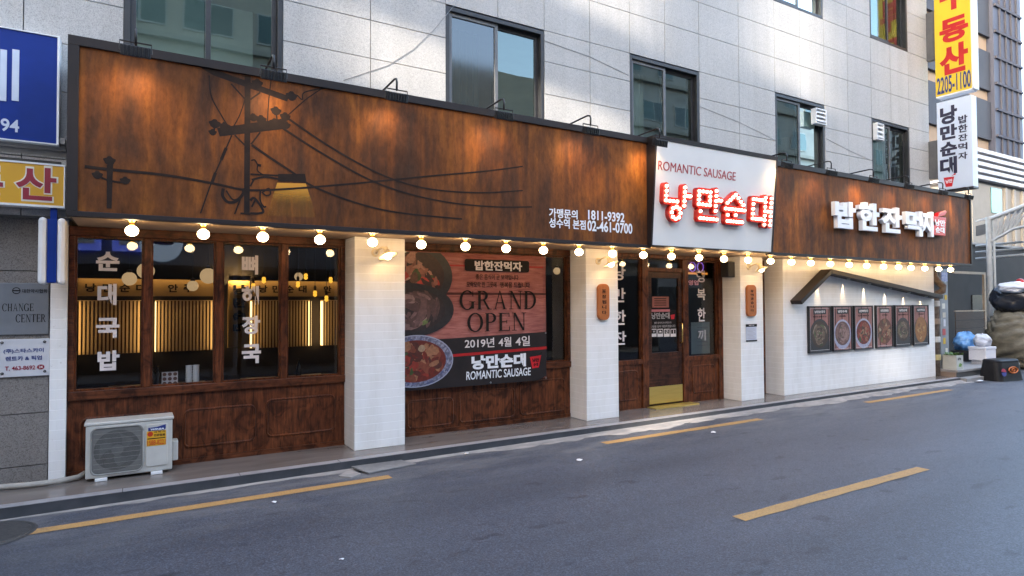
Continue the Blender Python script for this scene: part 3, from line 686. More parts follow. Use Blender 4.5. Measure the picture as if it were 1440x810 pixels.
MB().tube([(7.74, .385, 1.0), (7.74, .33, 1.02), (7.74, .33, 1.32), (7.74, .385, 1.34)], .012, 8).build('handle', BRASS, dr, smooth=True)
tag(MB().box(6.98, 7.95, .17, .384, .0, .016).build('threshold', KICK, bevel=.002), 'bright brass threshold strip below the shop door', 'threshold')
# stickers on the door glass
st = thing('door_notice', 'pinkish brown paper notice taped to the upper door glass', 'notice', (7.4, .4, 1.4))
NOT = M('pink_paper', (.30, .10, .075), (.24, .08, .06), 10, .6)
MB().box(*px_dim(917, 417, 940.5, 432.5, .404)[:2], .402, .405, *px_dim(917, 417, 940.5, 432.5, .404)[2:]).build('sheet', NOT, st)
mb = MB()
for k in range(4):
    a, b, c, d = px_dim(920, 419.5+3*k, 937, 420.6+3*k, .401); mb.flat([(a, c), (b, c), (b, d), (a, d)], .4012)
mb.build('writing', INK, st)
st = thing('door_sticker', 'dark sticker with white shop lettering and four service icons on the door glass', 'sticker', (7.4, .4, 1.1))
MB().box(*px_dim(914.5, 436, 950, 474, .404)[:2], .4025, .4055, *px_dim(914.5, 436, 950, 474, .404)[2:]).build('sheet', INK, st)
a, b, c, d = px_dim(914.5, 435, 942, 438.5, .402); MB().box(a, b, .4, .4022, c, d).build('pink_strip', M('pink_film', (.5, .16, .17), (.42, .12, .13), 8, .5), st)
GREYINK = M('grey_film', (.36, .34, .34), (.3, .28, .28), 10, .5)
px_text('lettering', '낭만순대', .402, 916, 439.5, 941.5, 448.5, GREYINK, st, .03)
px_text('slogan', '좋은 음식이 곧 보약입니다', .402, 920, 452.3, 944, 455.3, GREYINK, st, .01); px_text('slogan', '정성을 담아 대접하겠습니다', .402, 914.8, 457, 949.5, 460.6, GREYINK, st, .01)
mb = MB(); cup = pxs([(943, 443), (949, 442), (948, 448.5), (944, 449)], .4); mb.plate(cup, .399, .003); mb.build('cup_emblem', CUPRED, st)
for k in range(4):
    u = 915.3+9.2*k; a, b, c, d = px_dim(u, 462.5, u+7.8, 473.5, .402)
    ic = MB().box(a, b, .3995, .4022, c, d).build('service_icon', VINYL, st, bevel=.002)
    m = MB(); m.box(a+.012, b-.012, .3975, .3994, c+.05, d-.012); m.build('pictogram_field', INK, ic)
    m = MB(); cx_, cz_ = (a+b)/2, (c+d)/2+.018
    if k == 0:
        for r_ in (.012, .024, .036): add_band(m, street(.397), ring_pts(cx_, cz_-.02, r_, r_, 8, R(45), R(135)), ring_pts(cx_, cz_-.02, r_-.006, r_-.006, 8, R(45), R(135)), .001)
    elif k == 1: m.flat([(cx_-.03, cz_-.012), (cx_+.03, cz_-.012), (cx_+.022, cz_+.006), (cx_-.012, cz_+.022), (cx_-.024, cz_+.006)], .396)
    elif k == 2: add_band(m, street(.397), ring_pts(cx_, cz_, .03, .03), ring_pts(cx_, cz_, .023, .023), .001); m.flat([(cx_-.02, cz_-.014), (cx_-.014, cz_-.02), (cx_+.02, cz_+.014), (cx_+.014, cz_+.02)], .3955)
    else: m.flat([(cx_-.008, cz_-.03), (cx_+.008, cz_-.03), (cx_+.011, cz_+.012), (cx_+.004, cz_+.03), (cx_-.004, cz_+.03), (cx_-.011, cz_+.012)], .396)
    m.build('pictogram', VINYL, ic)
t = thing('paper_sheet', 'pale green grey menu sheet hung inside the right side light', 'notice', (8.35, .47, .8))
MB().box(*px_dim(972, 453, 998, 496, .47)[:2], .468, .472, .79, px_dim(972, 453, 998, 496, .47)[3]).build('sheet', M('pale_green_paper', (.42, .46, .40), (.36, .4, .35), 3, .6), t)
mb = MB()
for k in range(6):
    a, b, c, d = px_dim(980, 460+5*k, 995, 461+5*k, .467); mb.flat([(a, c), (b, c), (b, d), (a, d)], .466)
mb.build('writing', GREYINK, t)
t = thing('neon_sign', 'orange and purple lit sign glowing inside the right side light', 'lit sign', (8.35, .7, 2.05))
a, b, c, d = px_dim(965, 368, 994, 386, .75)
MB().box(a, b, .75, .78, c, d).build('board', M('orange_board', (.22, .07, .015), (.16, .05, .01), 8, .5), t)
MB().box(a, b, .735, .749, c-.0, c+.035).build('lit_strip', EM('orange_glow', (1, .32, .03), .05), t)
mb = MB()
for k in range(2): mb.tube([(q[0], .735, q[1]) for q in ring_pts(a+.14+.2*k, (c+d)/2+.02, .075, .085, 16)], .008, 6)
mb.build('neon_ring', EM('purple_neon', (.35, .12, 1), .04), t)
q = px_dim(968, 394, 982, 401, .75)
t = text('led_text', '영업', street(.75), *q, EM('red_led', (1, .03, .03), .015), None, .03)
tag(t, 'small dim red lit characters inside the right side light', 'lit sign')
t = thing('speaker', 'small black wall speaker on the side of the pillar right of the door', 'speaker', (8.68, .2, 2.12))
MB().box(8.60, 8.773, .10, .26, 2.10, 2.36).build('cabinet', BLACK, t, bevel=.008)
MB().box(8.615, 8.755, .094, .0995, 2.115, 2.345).build('grille', M('speaker_mesh', (.02, .02, .021), (.035, .035, .036), 60, .6), t)

#@@INTERIOR
# ------------------------------------------------------------------ the room inside
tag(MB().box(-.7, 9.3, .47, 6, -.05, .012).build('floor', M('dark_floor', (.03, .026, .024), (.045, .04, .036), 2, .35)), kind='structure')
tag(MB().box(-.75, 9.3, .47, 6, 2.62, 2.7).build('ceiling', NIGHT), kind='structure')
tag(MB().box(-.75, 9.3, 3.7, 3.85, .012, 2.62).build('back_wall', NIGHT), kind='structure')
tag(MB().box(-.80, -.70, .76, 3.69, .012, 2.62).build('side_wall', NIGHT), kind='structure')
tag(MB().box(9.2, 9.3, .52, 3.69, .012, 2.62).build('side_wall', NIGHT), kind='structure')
SLAT = M('slat_wood', (.14, .075, .035), (.10, .052, .025), 5, .5, 0, 0, (8, 8, 1)); BACKING = M('warm_backing', (.66, .5, .30), (.6, .45, .27), 3, .6)
LED = EM('warm_led_strip', (1, .62, .24), .21); COVE = EM('warm_cove_strip', (1, .62, .22), .6)
for k, (x0, x1, lab) in enumerate(((-.70, .10, 'lit wooden slat panel at the far left inside the window'), (.26, 1.055, 'lit wooden slat panel in the second window pane'), (1.58, 2.515, 'lit wooden slat panel behind the right hand window lettering'), (2.69, 3.35, 'narrow lit slat panel in the last pane beside the pillar'), (4.85, 5.6, 'lit slat panel seen right of the banner'))):
    t = thing('slat_panel', lab, 'wall panel', ((x0+x1)/2, 3.65, .97), 'lit slat panels on the back wall')
    MB().box(x0, x1, 3.67, 3.69, .97, 1.74).build('backing', BACKING, t)
    mb = MB(); n = int((x1-x0)/.046)
    for i in range(n): xx = x0+(x1-x0)*(i+.5)/n; mb.box(xx-.010, xx+.010, 3.52, 3.55, .97, 1.73)
    mb.build('slats', SLAT, t)
    for xx in (x0+.012, x1-.012): MB().box(xx-.012, xx+.012, 3.56, 3.66, .98, 1.72).build('led_strip', LED, t)
BOARD = M('ochre_board', (.36, .23, .10), (.3, .19, .08), 2, .6)
for x0, x1, s, lab in ((-.70, 1.16, '낭만순대 안주 제', 'lit ochre board with dark Korean lettering above the left slat panels'), (1.60, 3.2, '낭만순대 안', 'lit ochre board with dark Korean lettering above the right slat panels')):
    t = thing('lettered_board', lab, 'board', ((x0+x1)/2, 3.6, 1.8), 'lettered boards on the back wall')
    MB().box(x0, x1, 3.60, 3.66, 1.80, 2.05).build('board', BOARD, t); MB().box(x0, x1, 3.45, 3.60, 2.085, 2.11).box(x0, x1, 3.44, 3.4495, 2.045, 2.11).build('cove', NIGHT, t); MB().box(x0+.02, x1-.02, 3.50, 3.53, 2.066, 2.08).build('cove_light', COVE, t)
    m = MB(); n = len(s); 
    for i, ch in enumerate(s):
        if ch != ' ': xx = x0+.10+i*.205; add_text(m, ch, street(3.60), xx, xx+.13, 1.86, 1.98, .03, .002, .002)
    m.build('lettering', INK, t)
t = thing('vertical_board', 'tall lit ochre board with dark letters reading down between the slat panels', 'board', (1.4, 3.5, 1.0))
MB().box(1.24, 1.55, 3.50, 3.56, 1.0, 2.04).build('board', M('gold_board', (.42, .27, .09), (.34, .21, .07), 2, .6), t); MB().box(1.24, 1.55, 3.42, 3.428, 2.05, 2.12).build('light_lip', NIGHT, t); MB().box(1.27, 1.52, 3.435, 3.46, 2.07, 2.09).build('top_light', EM('board_light', (1, .64, .24), 9), t)
m = MB()
for i, ch in enumerate('낭만순대'): add_text(m, ch, street(3.50), 1.31, 1.49, 1.82-i*.2, 1.98-i*.2, .06, .02, .002)
m.build('lettering', INK, t)
GLOBE = EM('paper_globe', (1, .66, .33), .030, (.25, .2, .14)); PEND = EM('amber_bulb', (1, .46, .03), .09)
def hang(u, v, y, r, name, mat, lab, group, kind):
    p = atY(u, v, y); t = thing(name, lab, 'pendant lamp', (p.x, y, 2.6), group)
    MB().tube([(p.x, y, p.z+r), (p.x, y, 2.62)], .004, 6).build('cord', BLACK, t)
    if kind == 0: MB().ball(p, r, 20).build('globe', mat, t, smooth=True); MB().lathe((p.x, y, p.z+r*.93), [(.03, 0), (.03, .03), (.005, .04)], 10).build('cap', BLACK, t)
    else:
        MB().lathe(p, [(.006, -r*1.3), (r*.75, -r*.9), (r*.8, -r*.3), (r*.62, 0), (r*.8, r*.35), (r*.7, r), (r*.4, r*1.3)], 12).build('bulb', mat, t, smooth=True)
        MB().lathe((p.x, y, p.z+r*1.3), [(.018, 0), (.02, .05), (.012, .07)], 10).build('socket', BLACK, t)
for u, v, y, r, lab in ((205, 381, 2.0, .10, 'cream globe lamp behind the first mullion'), (182, 392, 2.2, .085, 'cream globe lamp beside the brush letters of the first pane'), (293, 388, 1.8, .10, 'largest cream globe lamp, at the right of the second pane'), (271, 402, 2.2, .07, 'small low cream globe lamp over the lettered board'), (420, 389, 2.2, .06, 'small cream globe lamp in the last pane')):
    hang(u, v, y, r, 'globe_lamp', GLOBE, lab, 'globe lamps in the dining room', 0)
for u, v, lab in ((371, 394, 'amber bulb hanging just right of the large brush letters'), (356, 403, 'amber bulb hanging behind the large brush letters'), (430, 389, 'amber bulb beside the small globe lamp'), (419, 400, 'amber bulb right under the small globe lamp'), (443, 413, 'lowest amber bulb, hanging low in the last pane'), (465, 394, 'amber bulb at the far right of the last pane'), (459, 420, 'amber bulb low behind the right edge of the last pane')):
    hang(u, v, 2.0, .034, 'amber_pendant', PEND, lab, 'amber pendant bulbs in the dining room', 1)
hang(740, 372, 1.5, .05, 'globe_lamp', GLOBE, 'small globe lamp seen right of the banner', 'globe lamps in the dining room', 0)
hang(783, 381, 1.6, .06, 'globe_lamp', GLOBE, 'cream globe lamp between banner edge and window post', 'globe lamps in the dining room', 0)
DKTAB = M('dark_table_wood', (.05, .03, .02), (.035, .02, .014), 4, .35)
def table(x, y, lab):
    t = thing('dining_table', lab, 'table', (x, y, .012), 'dining tables inside the window')
    MB().box(x-.5, x+.5, y-.32, y+.32, .70, .74).build('tabletop', DKTAB, t, bevel=.004)
    for sx in (-.44, .44):
        for sy in (-.27, .27): MB().box(x+sx-.02, x+sx+.02, y+sy-.02, y+sy+.02, .012, .699).build('leg', BLACK, t)
table(.25, 1.2, 'dark dining table behind the left window panes'); table(1.65, 1.2, 'dark dining table behind the right window panes'); table(3.6, 1.4, 'dark dining table hidden behind the banner'); 
# things on the counter inside the glass
CNT = MB().box(-.5, 2.1, .50, .84, .76, .80).build('window_counter', DKTAB)
tag(CNT, 'dark wooden counter running behind the left window', 'counter')
STEEL = M('brushed_steel_cups', (.6, .6, .58), (.5, .5, .48), 20, .3, .9)
for u, lab in ((265.5, 'left stack of white cups on the window counter'), (275.5, 'right stack of white cups on the window counter')):
    p = atY(u, 540, .62); t = thing('cup_stack', lab, 'cups', (p.x, .62, .80), 'stacks of cups on the counter')
    for k in range(6): MB().lathe((p.x, .62, .802+k*.028), [(.026, 0), (.034, .07), (.031, .07), (.024, .004)], 16).build('cup', WHITE, t, smooth='auto')
def card(u0, v0, u1, v1, y, lab):
    a, b, c, d = px_dim(u0, v0, u1, v1, y); c = .80; t = thing('menu_card', lab, 'menu card', ((a+b)/2, y, .8), 'standing menu cards')
    MB().box(a, b, y, y+.006, c, d).build('sheet', VINYL, t)
    m = MB()
    for i in range(3):
        for j in range(3): m.flat(ring_pts(a+(b-a)*(i+.5)/3, c+(d-c)*(j+.5)/3, (b-a)*.13, (b-a)*.13, 10)[:-1], y-.0015)
    m.build('pictures', M('brown_dish_print', (.10, .05, .04), (.2, .08, .05), 40, .5), t)
card(227.5, 523, 250, 546, .66, 'white menu card with nine dark dishes on the window counter')
card(420, 495, 434, 512, 1.0, 'small pale menu card standing in the last window pane') if False else None
for u, lab in ((214, 'first dark bottle on the window counter'), (222, 'second dark bottle on the window counter'), (420, 'dark bottle in the last window pane')):
    p = atY(u, 530, .72); tag(MB().lathe((p.x, .72, .80), [(.03, 0), (.032, .01), (.032, .13), (.014, .17), (.014, .21), (.001, .212)], 14).build('bottle', M('dark_glass', (.02, .012, .008), (.03, .02, .012), 9, .12), smooth='auto'), lab, 'bottle', 'bottles on the counter')

#@@FASCIA
# ------------------------------------------------------------------ the rusty fascia sign
fs = thing('fascia_sign', 'long rust coloured fascia sign with a painted utility pole', 'signboard', (2.8, -.67, 2.42))
def fascia(root, x0, x1, fl, fr_):
    mb = MB(); zt, zb = 3.96, 2.425
    mb.box(x0, x1, -.67, -.585, zt-.082, zt)
    mb.box(x0, x1, -.67, -.585, zb, zb+.045)
    if fl: mb.box(x0, x0+.08, -.67, -.585, zb+.045, zt-.082)
    if fr_: mb.box(x1-.06, x1, -.67, -.585, zb+.045, zt-.082)
    mb.build('frame', FRAME_BR, root, bevel=.003)
    MB().box(x0+(.08 if fl else 0), x1-(.06 if fr_ else 0), -.645, -.60, zb+.045, zt-.082).build('rust_panel', RUST, root)
    mb = MB(); mb.box(x0, x1, -.584, .148, zt-.03, zt-.002)
    if fl: mb.box(x0, x0+.03, -.584, .148, zb+.03, zt-.031)
    if fr_: mb.box(x1-.03, x1, -.584, .148, zb+.03, zt-.031)
    mb.build('casing', FRAME_BR, root)
fascia(fs, -.50, 6.10, True, False)
YM = -.645
mu = MB(); kk = 0
def line(pts, w, w2=None):
    global kk
    P = pxs(pts, YM)
    if len(P) > 2:                       # smooth through the points
        Q = []
        for i in range(len(P)-1):
            p0, p1, p2, p3 = P[max(i-1, 0)], P[i], P[i+1], P[min(i+2, len(P)-1)]
            for s_ in range(6):
                t_ = s_/6; Q.append(tuple(.5*((2*p1[a])+(-p0[a]+p2[a])*t_+(2*p0[a]-5*p1[a]+4*p2[a]-p3[a])*t_*t_+(-p0[a]+3*p1[a]-3*p2[a]+p3[a])*t_**3) for a in (0, 1)))
        P = Q+[P[-1]]
    kk += 1; off = .0008+.00006*kk; L = []
    for i, p in enumerate(P):
        a, b = P[max(i-1, 0)], P[min(i+1, len(P)-1)]; d = Vector((b[0]-a[0], b[1]-a[1], 0)).normalized()
        ww = .62*(w+((w2 or w)-w)*i/(len(P)-1)); L.append(((p[0]-d.y*ww, p[1]+d.x*ww), (p[0]+d.y*ww, p[1]-d.x*ww)))
    for q, r_ in zip(L, L[1:]): mu.flat([q[0], r_[0], r_[1], q[1]], YM-off)
def blob(pts):
    global kk
    kk += 1; mu.flat(pxs(pts, YM), YM-.0008-.00006*kk)
def knob(u, v, r):
    global kk
    kk += 1; c = atY(u, v, YM); mu.flat([(c.x+r*(1+.18*math.sin(5*a))*math.cos(a), c.z+r*.8*(1+.18*math.cos(4*a))*math.sin(a)) for a in [k*6.283/14 for k in range(14)]], YM-.0008-.00006*kk)
blob([(344, 106), (352.5, 107), (351, 302), (343, 301.5)])                         # main pole
blob([(282, 95), (300, 97), (406, 135), (404, 143), (345, 122), (300, 106)])       # upper arm
blob([(305, 180), (396, 167), (404, 171), (403, 181), (309, 192)])                 # lower arm
for u, v, r in ((362, 117, .05), (410, 135, .055), (302, 174, .05), (299, 186, .035), (356, 165, .045), (367, 168, .05), (388, 156, .05), (401, 164, .05), (402, 176, .045), (316, 178, .05), (386, 172, .045)): knob(u, v, r)
line([(388, 156), (390, 172)], .012); line([(302, 174), (301, 186)], .012)
line([(294, 106), (297, 135), (310, 160), (322, 180)], .010); line([(345, 138), (337, 162), (326, 182)], .008)
line([(325, 118), (345, 140)], .012); line([(366, 130), (352, 140)], .012); line([(330, 190), (345, 205)], .012); line([(366, 186), (353, 203)], .012)
line([(326, 190), (313, 220), (298, 255), (282, 300)], .010); line([(318, 208), (311, 225)], .022); line([(303, 243), (298, 257)], .022)
line([(381, 113), (378, 140), (376, 170)], .008)
line([(418, 134), (425, 140), (428, 130), (455, 124), (476, 120)], .010); line([(404, 163), (430, 140), (455, 123)], .008)
line([(404, 166), (460, 204), (520, 238), (570, 258), (620, 268), (680, 271), (735, 268)], .018, .012)
line([(397, 180), (450, 214), (520, 253), (580, 274), (640, 286), (700, 291), (748, 291)], .018, .012)
line([(354, 204), (380, 222), (412, 243), (440, 262), (500, 285), (560, 299), (650, 308)], .020, .014)
line([(119, 234), (150, 238), (230, 246), (300, 258), (345, 267), (400, 266), (500, 258), (600, 248), (680, 241), (735, 234)], .022, .012)
blob([(150, 232), (159, 232), (157, 293.5), (150, 293)]); knob(154, 226, .045); blob([(151, 222), (160, 223), (159, 236), (151, 236)])
line([(136, 246), (150, 253), (166, 256), (176, 256)], .014); knob(137, 246, .04); knob(176, 254, .04)
blob([(391, 244.5), (429, 244.5), (431, 257), (426, 256), (391, 255)])              # street lamp head
line([(352, 245), (370, 246), (392, 247)], .014); line([(354, 253), (372, 249), (392, 252)], .016); line([(352, 262), (358, 252), (366, 250)], .012)
line([(353, 226), (358, 225), (362, 232), (362, 240), (370, 246)], .010); line([(362, 232), (367, 233)], .02)
line([(314, 265), (313, 275), (320, 284), (332, 283), (342, 272), (341, 265)], .022); line([(318, 268), (328, 281), (341, 276)], .012)
line([(366, 267), (366, 282), (371, 291), (374, 290)], .012); line([(370, 270), (378, 265), (380, 273), (374, 275), (368, 270)], .012)
line([(352, 282), (358, 279), (370, 296), (365, 300), (352, 300)], .018); line([(354, 291), (359, 281)], .014); line([(330, 301), (336, 285), (340, 275)], .010); line([(338, 300), (352, 301)], .014)
mu.build('painted_pole', MURAL, fs)
def make_cone():
    m = bpy.data.materials.new('painted_lamp_cone'); m.use_nodes = True; nt = m.node_tree; b = nt.nodes['Principled BSDF']; out = nt.nodes['Material Output']
    b.inputs['Base Color'].default_value = (.62, .27, .018, 1); b.inputs['Roughness'].default_value = .55
    g = N(nt, 'NewGeometry'); s = N(nt, 'SeparateXYZ'); nt.links.new(g.outputs['Position'], s.inputs[0])
    mr = N(nt, 'MapRange'); mr.interpolation_type = 'SMOOTHERSTEP'; mr.inputs['From Min'].default_value = 2.62; mr.inputs['From Max'].default_value = 2.90; mr.inputs['To Min'].default_value = .10; mr.inputs['To Max'].default_value = .92
    nt.links.new(s.outputs[2], mr.inputs[0]); t = N(nt, 'BsdfTransparent'); mx = N(nt, 'MixShader')
    nt.links.new(mr.outputs[0], mx.inputs[0]); nt.links.new(t.outputs[0], mx.inputs[1]); nt.links.new(b.outputs[0], mx.inputs[2]); nt.links.new(mx.outputs[0], out.inputs[0]); return m
MB().flat(pxs([(390, 257), (430, 258), (437, 280), (444, 306), (375, 303), (383, 278)], YM), YM-.0005).build('painted_lamp_light', make_cone(), fs)
for s, bx in (('가맹문의', (772, 294, 812, 307)), ('1811-9392', (827, 297.5, 878, 311)), ('성수역 본점', (772, 308, 823.5, 321.5)), ('02-461-0700', (826, 312, 889, 327))):
    px_text('contact_lettering', s, YM, *bx, LETTER_W, fs, .022)
fs2 = thing('fascia_sign', 'shorter rust coloured fascia sign with white raised letters at the right', 'signboard', (12, -.67, 2.42))
fascia(fs2, 8.66, 15.48, False, True)
MB().box(6.101, 8.659, -.60, .14, 2.50, 3.93).build('link_box', FRAME_BR, fs)
for s, bx in (('밥', (1169, 284, 1198, 322)), ('한', (1203, 286, 1231, 325)), ('잔', (1235, 292, 1263, 328)), ('먹', (1268.5, 297, 1292, 332)), ('자', (1290, 298, 1310.5, 333))):
    px_text('raised_letter', s, YM-.02, *bx, LETTER_W, fs2, .040, .075, .0)
cu = MB(); a, b, c, d = px_dim(1313, 305, 1331, 331, YM-.095); cu.plate([(a+.02, c), (b-.05, c), (b, d), (a-.02, d)], YM-.095, .09)
ce = cu.build('cup_emblem', CUPRED, fs2, bevel=.006)
lid = MB(); l = pxs([(1319, 304.5), (1320, 299), (1329, 296), (1331, 298), (1328, 303)], YM-.095); lid.plate(l, YM-.105, .09); lid.build('cup_stopper', CUPRED, fs2, bevel=.008)
m = MB(); add_text(m, '낭만', street(YM-.095), a+.05, b-.06, (c+d)/2, d-.06, .03, .004); add_text(m, '순대', street(YM-.095), a+.07, b-.09, c+.05, (c+d)/2-.02, .03, .004); m.build('cup_lettering', LETTER_W, ce)
# ------------------------------------------------------------------ the white tilted lightbox
ws = thing('white_lightbox_sign', 'white tilted sign box with red marquee bulb letters over the door', 'signboard', (7.37, -.7, 2.45))
Y0, Y1, XA, XB, ZA, ZB = -.70, -.82, 6.06, 8.68, 2.455, 3.965
def wy(z): return Y0+(Y1-Y0)*(z-ZA)/(ZB-ZA)
def slab(mb, x0, x1, z0, z1, off, th): mb.prism([(x0, wy(z0)-off, z0), (x1, wy(z0)-off, z0), (x1, wy(z1)-off, z1), (x0, wy(z1)-off, z1)], [(x0, wy(z0)-off+th, z0), (x1, wy(z0)-off+th, z0), (x1, wy(z1)-off+th, z1), (x0, wy(z1)-off+th, z1)])
mb = MB(); slab(mb, XA+.03, XB-.03, ZA+.012, ZB-.06, 0, .05); mb.build('face', WHITEBOARD, ws)
mb = MB(); mb.prism([(XA, -.59, ZA), (XA, wy(ZA)-.012, ZA), (XA, wy(ZB)-.012, ZB), (XA, -.59, ZB)], [(XA+.03, -.59, ZA), (XA+.03, wy(ZA)-.012, ZA), (XA+.03, wy(ZB)-.012, ZB), (XA+.03, -.59, ZB)])
mb.prism([(XB-.03, -.59, ZA), (XB-.03, wy(ZA)-.012, ZA), (XB-.03, wy(ZB)-.012, ZB), (XB-.03, -.59, ZB)], [(XB, -.59, ZA), (XB, wy(ZA)-.012, ZA), (XB, wy(ZB)-.012, ZB), (XB, -.59, ZB)])
mb.prism([(XA+.03, -.59, ZB-.059), (XA+.03, wy(ZB-.059)-.012, ZB-.059), (XA+.03, wy(ZB)-.012, ZB), (XA+.03, -.59, ZB)], [(XB-.03, -.59, ZB-.059), (XB-.03, wy(ZB-.059)-.012, ZB-.059), (XB-.03, wy(ZB)-.012, ZB), (XB-.03, -.59, ZB)])
mb.box(XA+.03, XB-.03, -.715, -.59, ZA-.004, ZA+.011)
mb.build('frame', FRAME_BR, ws)
nrm = Vector((0, -(ZB-ZA), (Y1-Y0))).normalized(); upv = Vector((0, Y1-Y0, ZB-ZA)).normalized()
WF = Face((0, Y0, ZA), (1, 0, 0), upv, nrm)
def wpx(u, v):
    d = ray(u, v); p0 = Vector((0, Y0, ZA)); t_ = (p0-CAMP).dot(nrm)/d.dot(nrm); q = CAMP+d*t_-p0; return q.x, q.dot(upv)
def wbox(u0, v0, u1, v1):
    a, b, c, d = wpx(u0, v0), wpx(u1, v0), wpx(u0, v1), wpx(u1, v1); return (a[0]+c[0])/2, (b[0]+d[0])/2, (c[1]+d[1])/2, (a[1]+b[1])/2
a, b = wpx(925, 239), wpx(1034, 254); c, d = wpx(925, 227), wpx(1034, 241)
text('red_caption', 'ROMANTIC SAUSAGE', WF, a[0], b[0], (a[1]+b[1])/2, (c[1]+d[1])/2, TEXTRED, ws, 0, .004)
LET = {'낭': ([[(.10, .93), (.10, .50), (.50, .50)], [(.76, .95), (.76, .40)], [(.76, .70), (.97, .70)]], (.48, .16, .155)),
       '만': ([[(.08, .90), (.08, .50), (.52, .50), (.52, .90), (.08, .90)], [(.76, .97), (.76, .34)], [(.76, .68), (.97, .68)], [(.16, .28), (.16, .07), (.82, .07)]], None),
       '순': ([[(.10, .64), (.50, .93), (.90, .62)], [(.03, .45), (.97, .45)], [(.54, .45), (.54, .27)], [(.14, .25), (.14, .06), (.88, .06)]], None),
       '대': ([[(.50, .86), (.10, .86), (.10, .22), (.50, .22)], [(.66, .95), (.66, .05)], [(.93, .95), (.93, .05)], [(.66, .50), (.93, .50)]], None)}
zlo = wpx(923, 308)[1]
for ch, (u0, v0, u1, v1) in (('낭', (927, 253, 966, 304)), ('만', (974, 259, 1009, 311)), ('순', (1014, 266, 1042, 312)), ('대', (1050, 270, 1080, 314))):
    x0, x1, z0, z1 = wbox(u0, v0, u1, v1); z0 = 0.40; z1 = 0.86
    mb = MB(); k = 0; strokes, circ = LET[ch]; X = lambda p: (x0+(x1-x0)*p[0], z0+(z1-z0)*p[1]); pts = []
    for s in strokes:
        P = [X(p) for p in s]; k = add_stroke(mb, WF, P, .052, .07, .001, k)
        for i, (p, q) in enumerate(zip(P, P[1:])):
            L = math.hypot(q[0]-p[0], q[1]-p[1]); n = max(1, round(L/.07))
            for j in range(n+1):
                c_ = (p[0]+(q[0]-p[0])*j/n, p[1]+(q[1]-p[1])*j/n)
                if all(math.hypot(c_[0]-e[0], c_[1]-e[1]) > .05 for e in pts): pts.append(c_)
    if circ:
        cc = X(circ[:2]); rr = .085
        o_, i_ = ring_pts(cc[0], cc[1], rr+.05, rr+.05, 28), ring_pts(cc[0], cc[1], rr-.052, rr-.052, 28)
        for i in range(28):
            q4 = [o_[i], o_[i+1], i_[i+1], i_[i]]; mb.prism([WF.p(*q, .071) for q in q4], [WF.p(*q, .001) for q in q4])
        for j in range(8): pts.append((cc[0]+rr*math.cos(j*math.pi/4), cc[1]+rr*math.sin(j*math.pi/4)))
    lo = mb.build('marquee_letter', SIGNRED, ws)
    proto = None
    for p in pts:
        w = WF.p(*p, .082)
        if proto is None:
            proto = MB().ball((0, 0, 0), .021, 10).build('bulb', BULB_S, lo, smooth=True, origin=(0, 0, 0)); proto.location = w-wl(lo)
        else:
            bb = proto.copy(); COL.objects.link(bb); bb.parent = lo; bb.location = w-wl(lo)

#@@LAMPS
# ------------------------------------------------------------------ bulbs under the soffit
bx = [-.027, .556, 1.09, 1.652, 2.218, 2.79, 3.352, 3.914, 4.467, 5.035, 5.608, 6.175, 6.728, 7.301, 7.857, 8.425, 8.99, 9.54, 10.08, 10.655, 11.24, 11.81, 12.39, 12.93, 13.40, 13.94, 14.51, 15.02]
where = ['farthest left, above the brush letters of the first pane', 'above the second window pane', 'above the third window pane', 'above the last pane of the left window', 'in front of the pillar left of the banner', 'just right of the first tiled pillar', 'over the left half of the banner', 'over the middle of the banner', 'over the right half of the banner', 'left of the pillar between banner and door', 'in front of the pillar between banner and door', 'above the left side light of the entrance', 'just left above the shop door', 'just right above the shop door', 'above the right side light of the entrance', 'above the black wall speaker', 'in front of the pillar right of the door', 'over the narrow recess by the tiled wall', 'above the left corner of the wide tiled wall', 'above the low left end of the gable beam', 'above the peak of the gable beam', 'above the first spotlight of the gable beam', 'above the second menu poster', 'above the third menu poster', 'above the fourth menu poster', 'above the fifth menu poster', 'above the last menu poster', 'farthest right, past the end of the gable beam']
t0 = thing('ceiling_bulb', 'lit brass based bulb '+where[0], 'light bulb', (bx[0], -.44, 2.449), 'row of lit bulbs under the fascia')
zb_ = 2.449
MB().lathe((bx[0], -.44, zb_), [(.062, 0), (.062, -.008), (.040, -.016), (.022, -.03), (.026, -.052), (.02, -.06)], 18).build('holder', BRASS, t0, smooth='auto')
MB().ball((bx[0], -.44, zb_-.103), .054, 18, (1, 1, .88)).build('globe', BULB, t0, smooth=True)
note_kids()
for x, w in list(zip(bx, where))[1:]: dup(t0, (x, -.44, zb_), 'lit brass based bulb '+w)
# ------------------------------------------------------------------ floodlights on arms
fx = [-.01, 1.085, 2.285, 3.56, 4.80, 5.96, 8.65, 9.82, 11.07, 12.24, 13.50, 14.55]
fw_ = ['at the far left end of the rusty sign', 'above the painted utility pole', 'right of the painted pole, below bare granite', 'below the middle of the second upper window', 'right of the second upper window', 'at the left corner of the white sign', 'at the right corner of the white sign', 'second right of the white sign', 'above the first white raised letter', 'above the middle white raised letters', 'above the last raised letters and cup emblem', 'at the far right end below the projecting sign']
t0 = thing('flood_lamp', 'black flood lamp on a bent arm '+fw_[0], 'flood lamp', (fx[0], -.6, 3.96), 'flood lamps along the top of the sign')
x = fx[0]
MB().tube([(x, -.50, 3.955), (x, -.56, 3.985), (x, -.94, 4.0), (x, -.99, 3.985), (x, -1.005, 3.95), (x, -1.0, 3.86)], .011, 8).build('arm', BLACK, t0, smooth=True)
HP = [(-1.05, 3.825), (-.985, 3.845), (-.962, 3.765), (-1.035, 3.735)]
mb = MB(); mb.prism([(x-.11, p, q) for p, q in HP], [(x+.11, p, q) for p, q in HP])
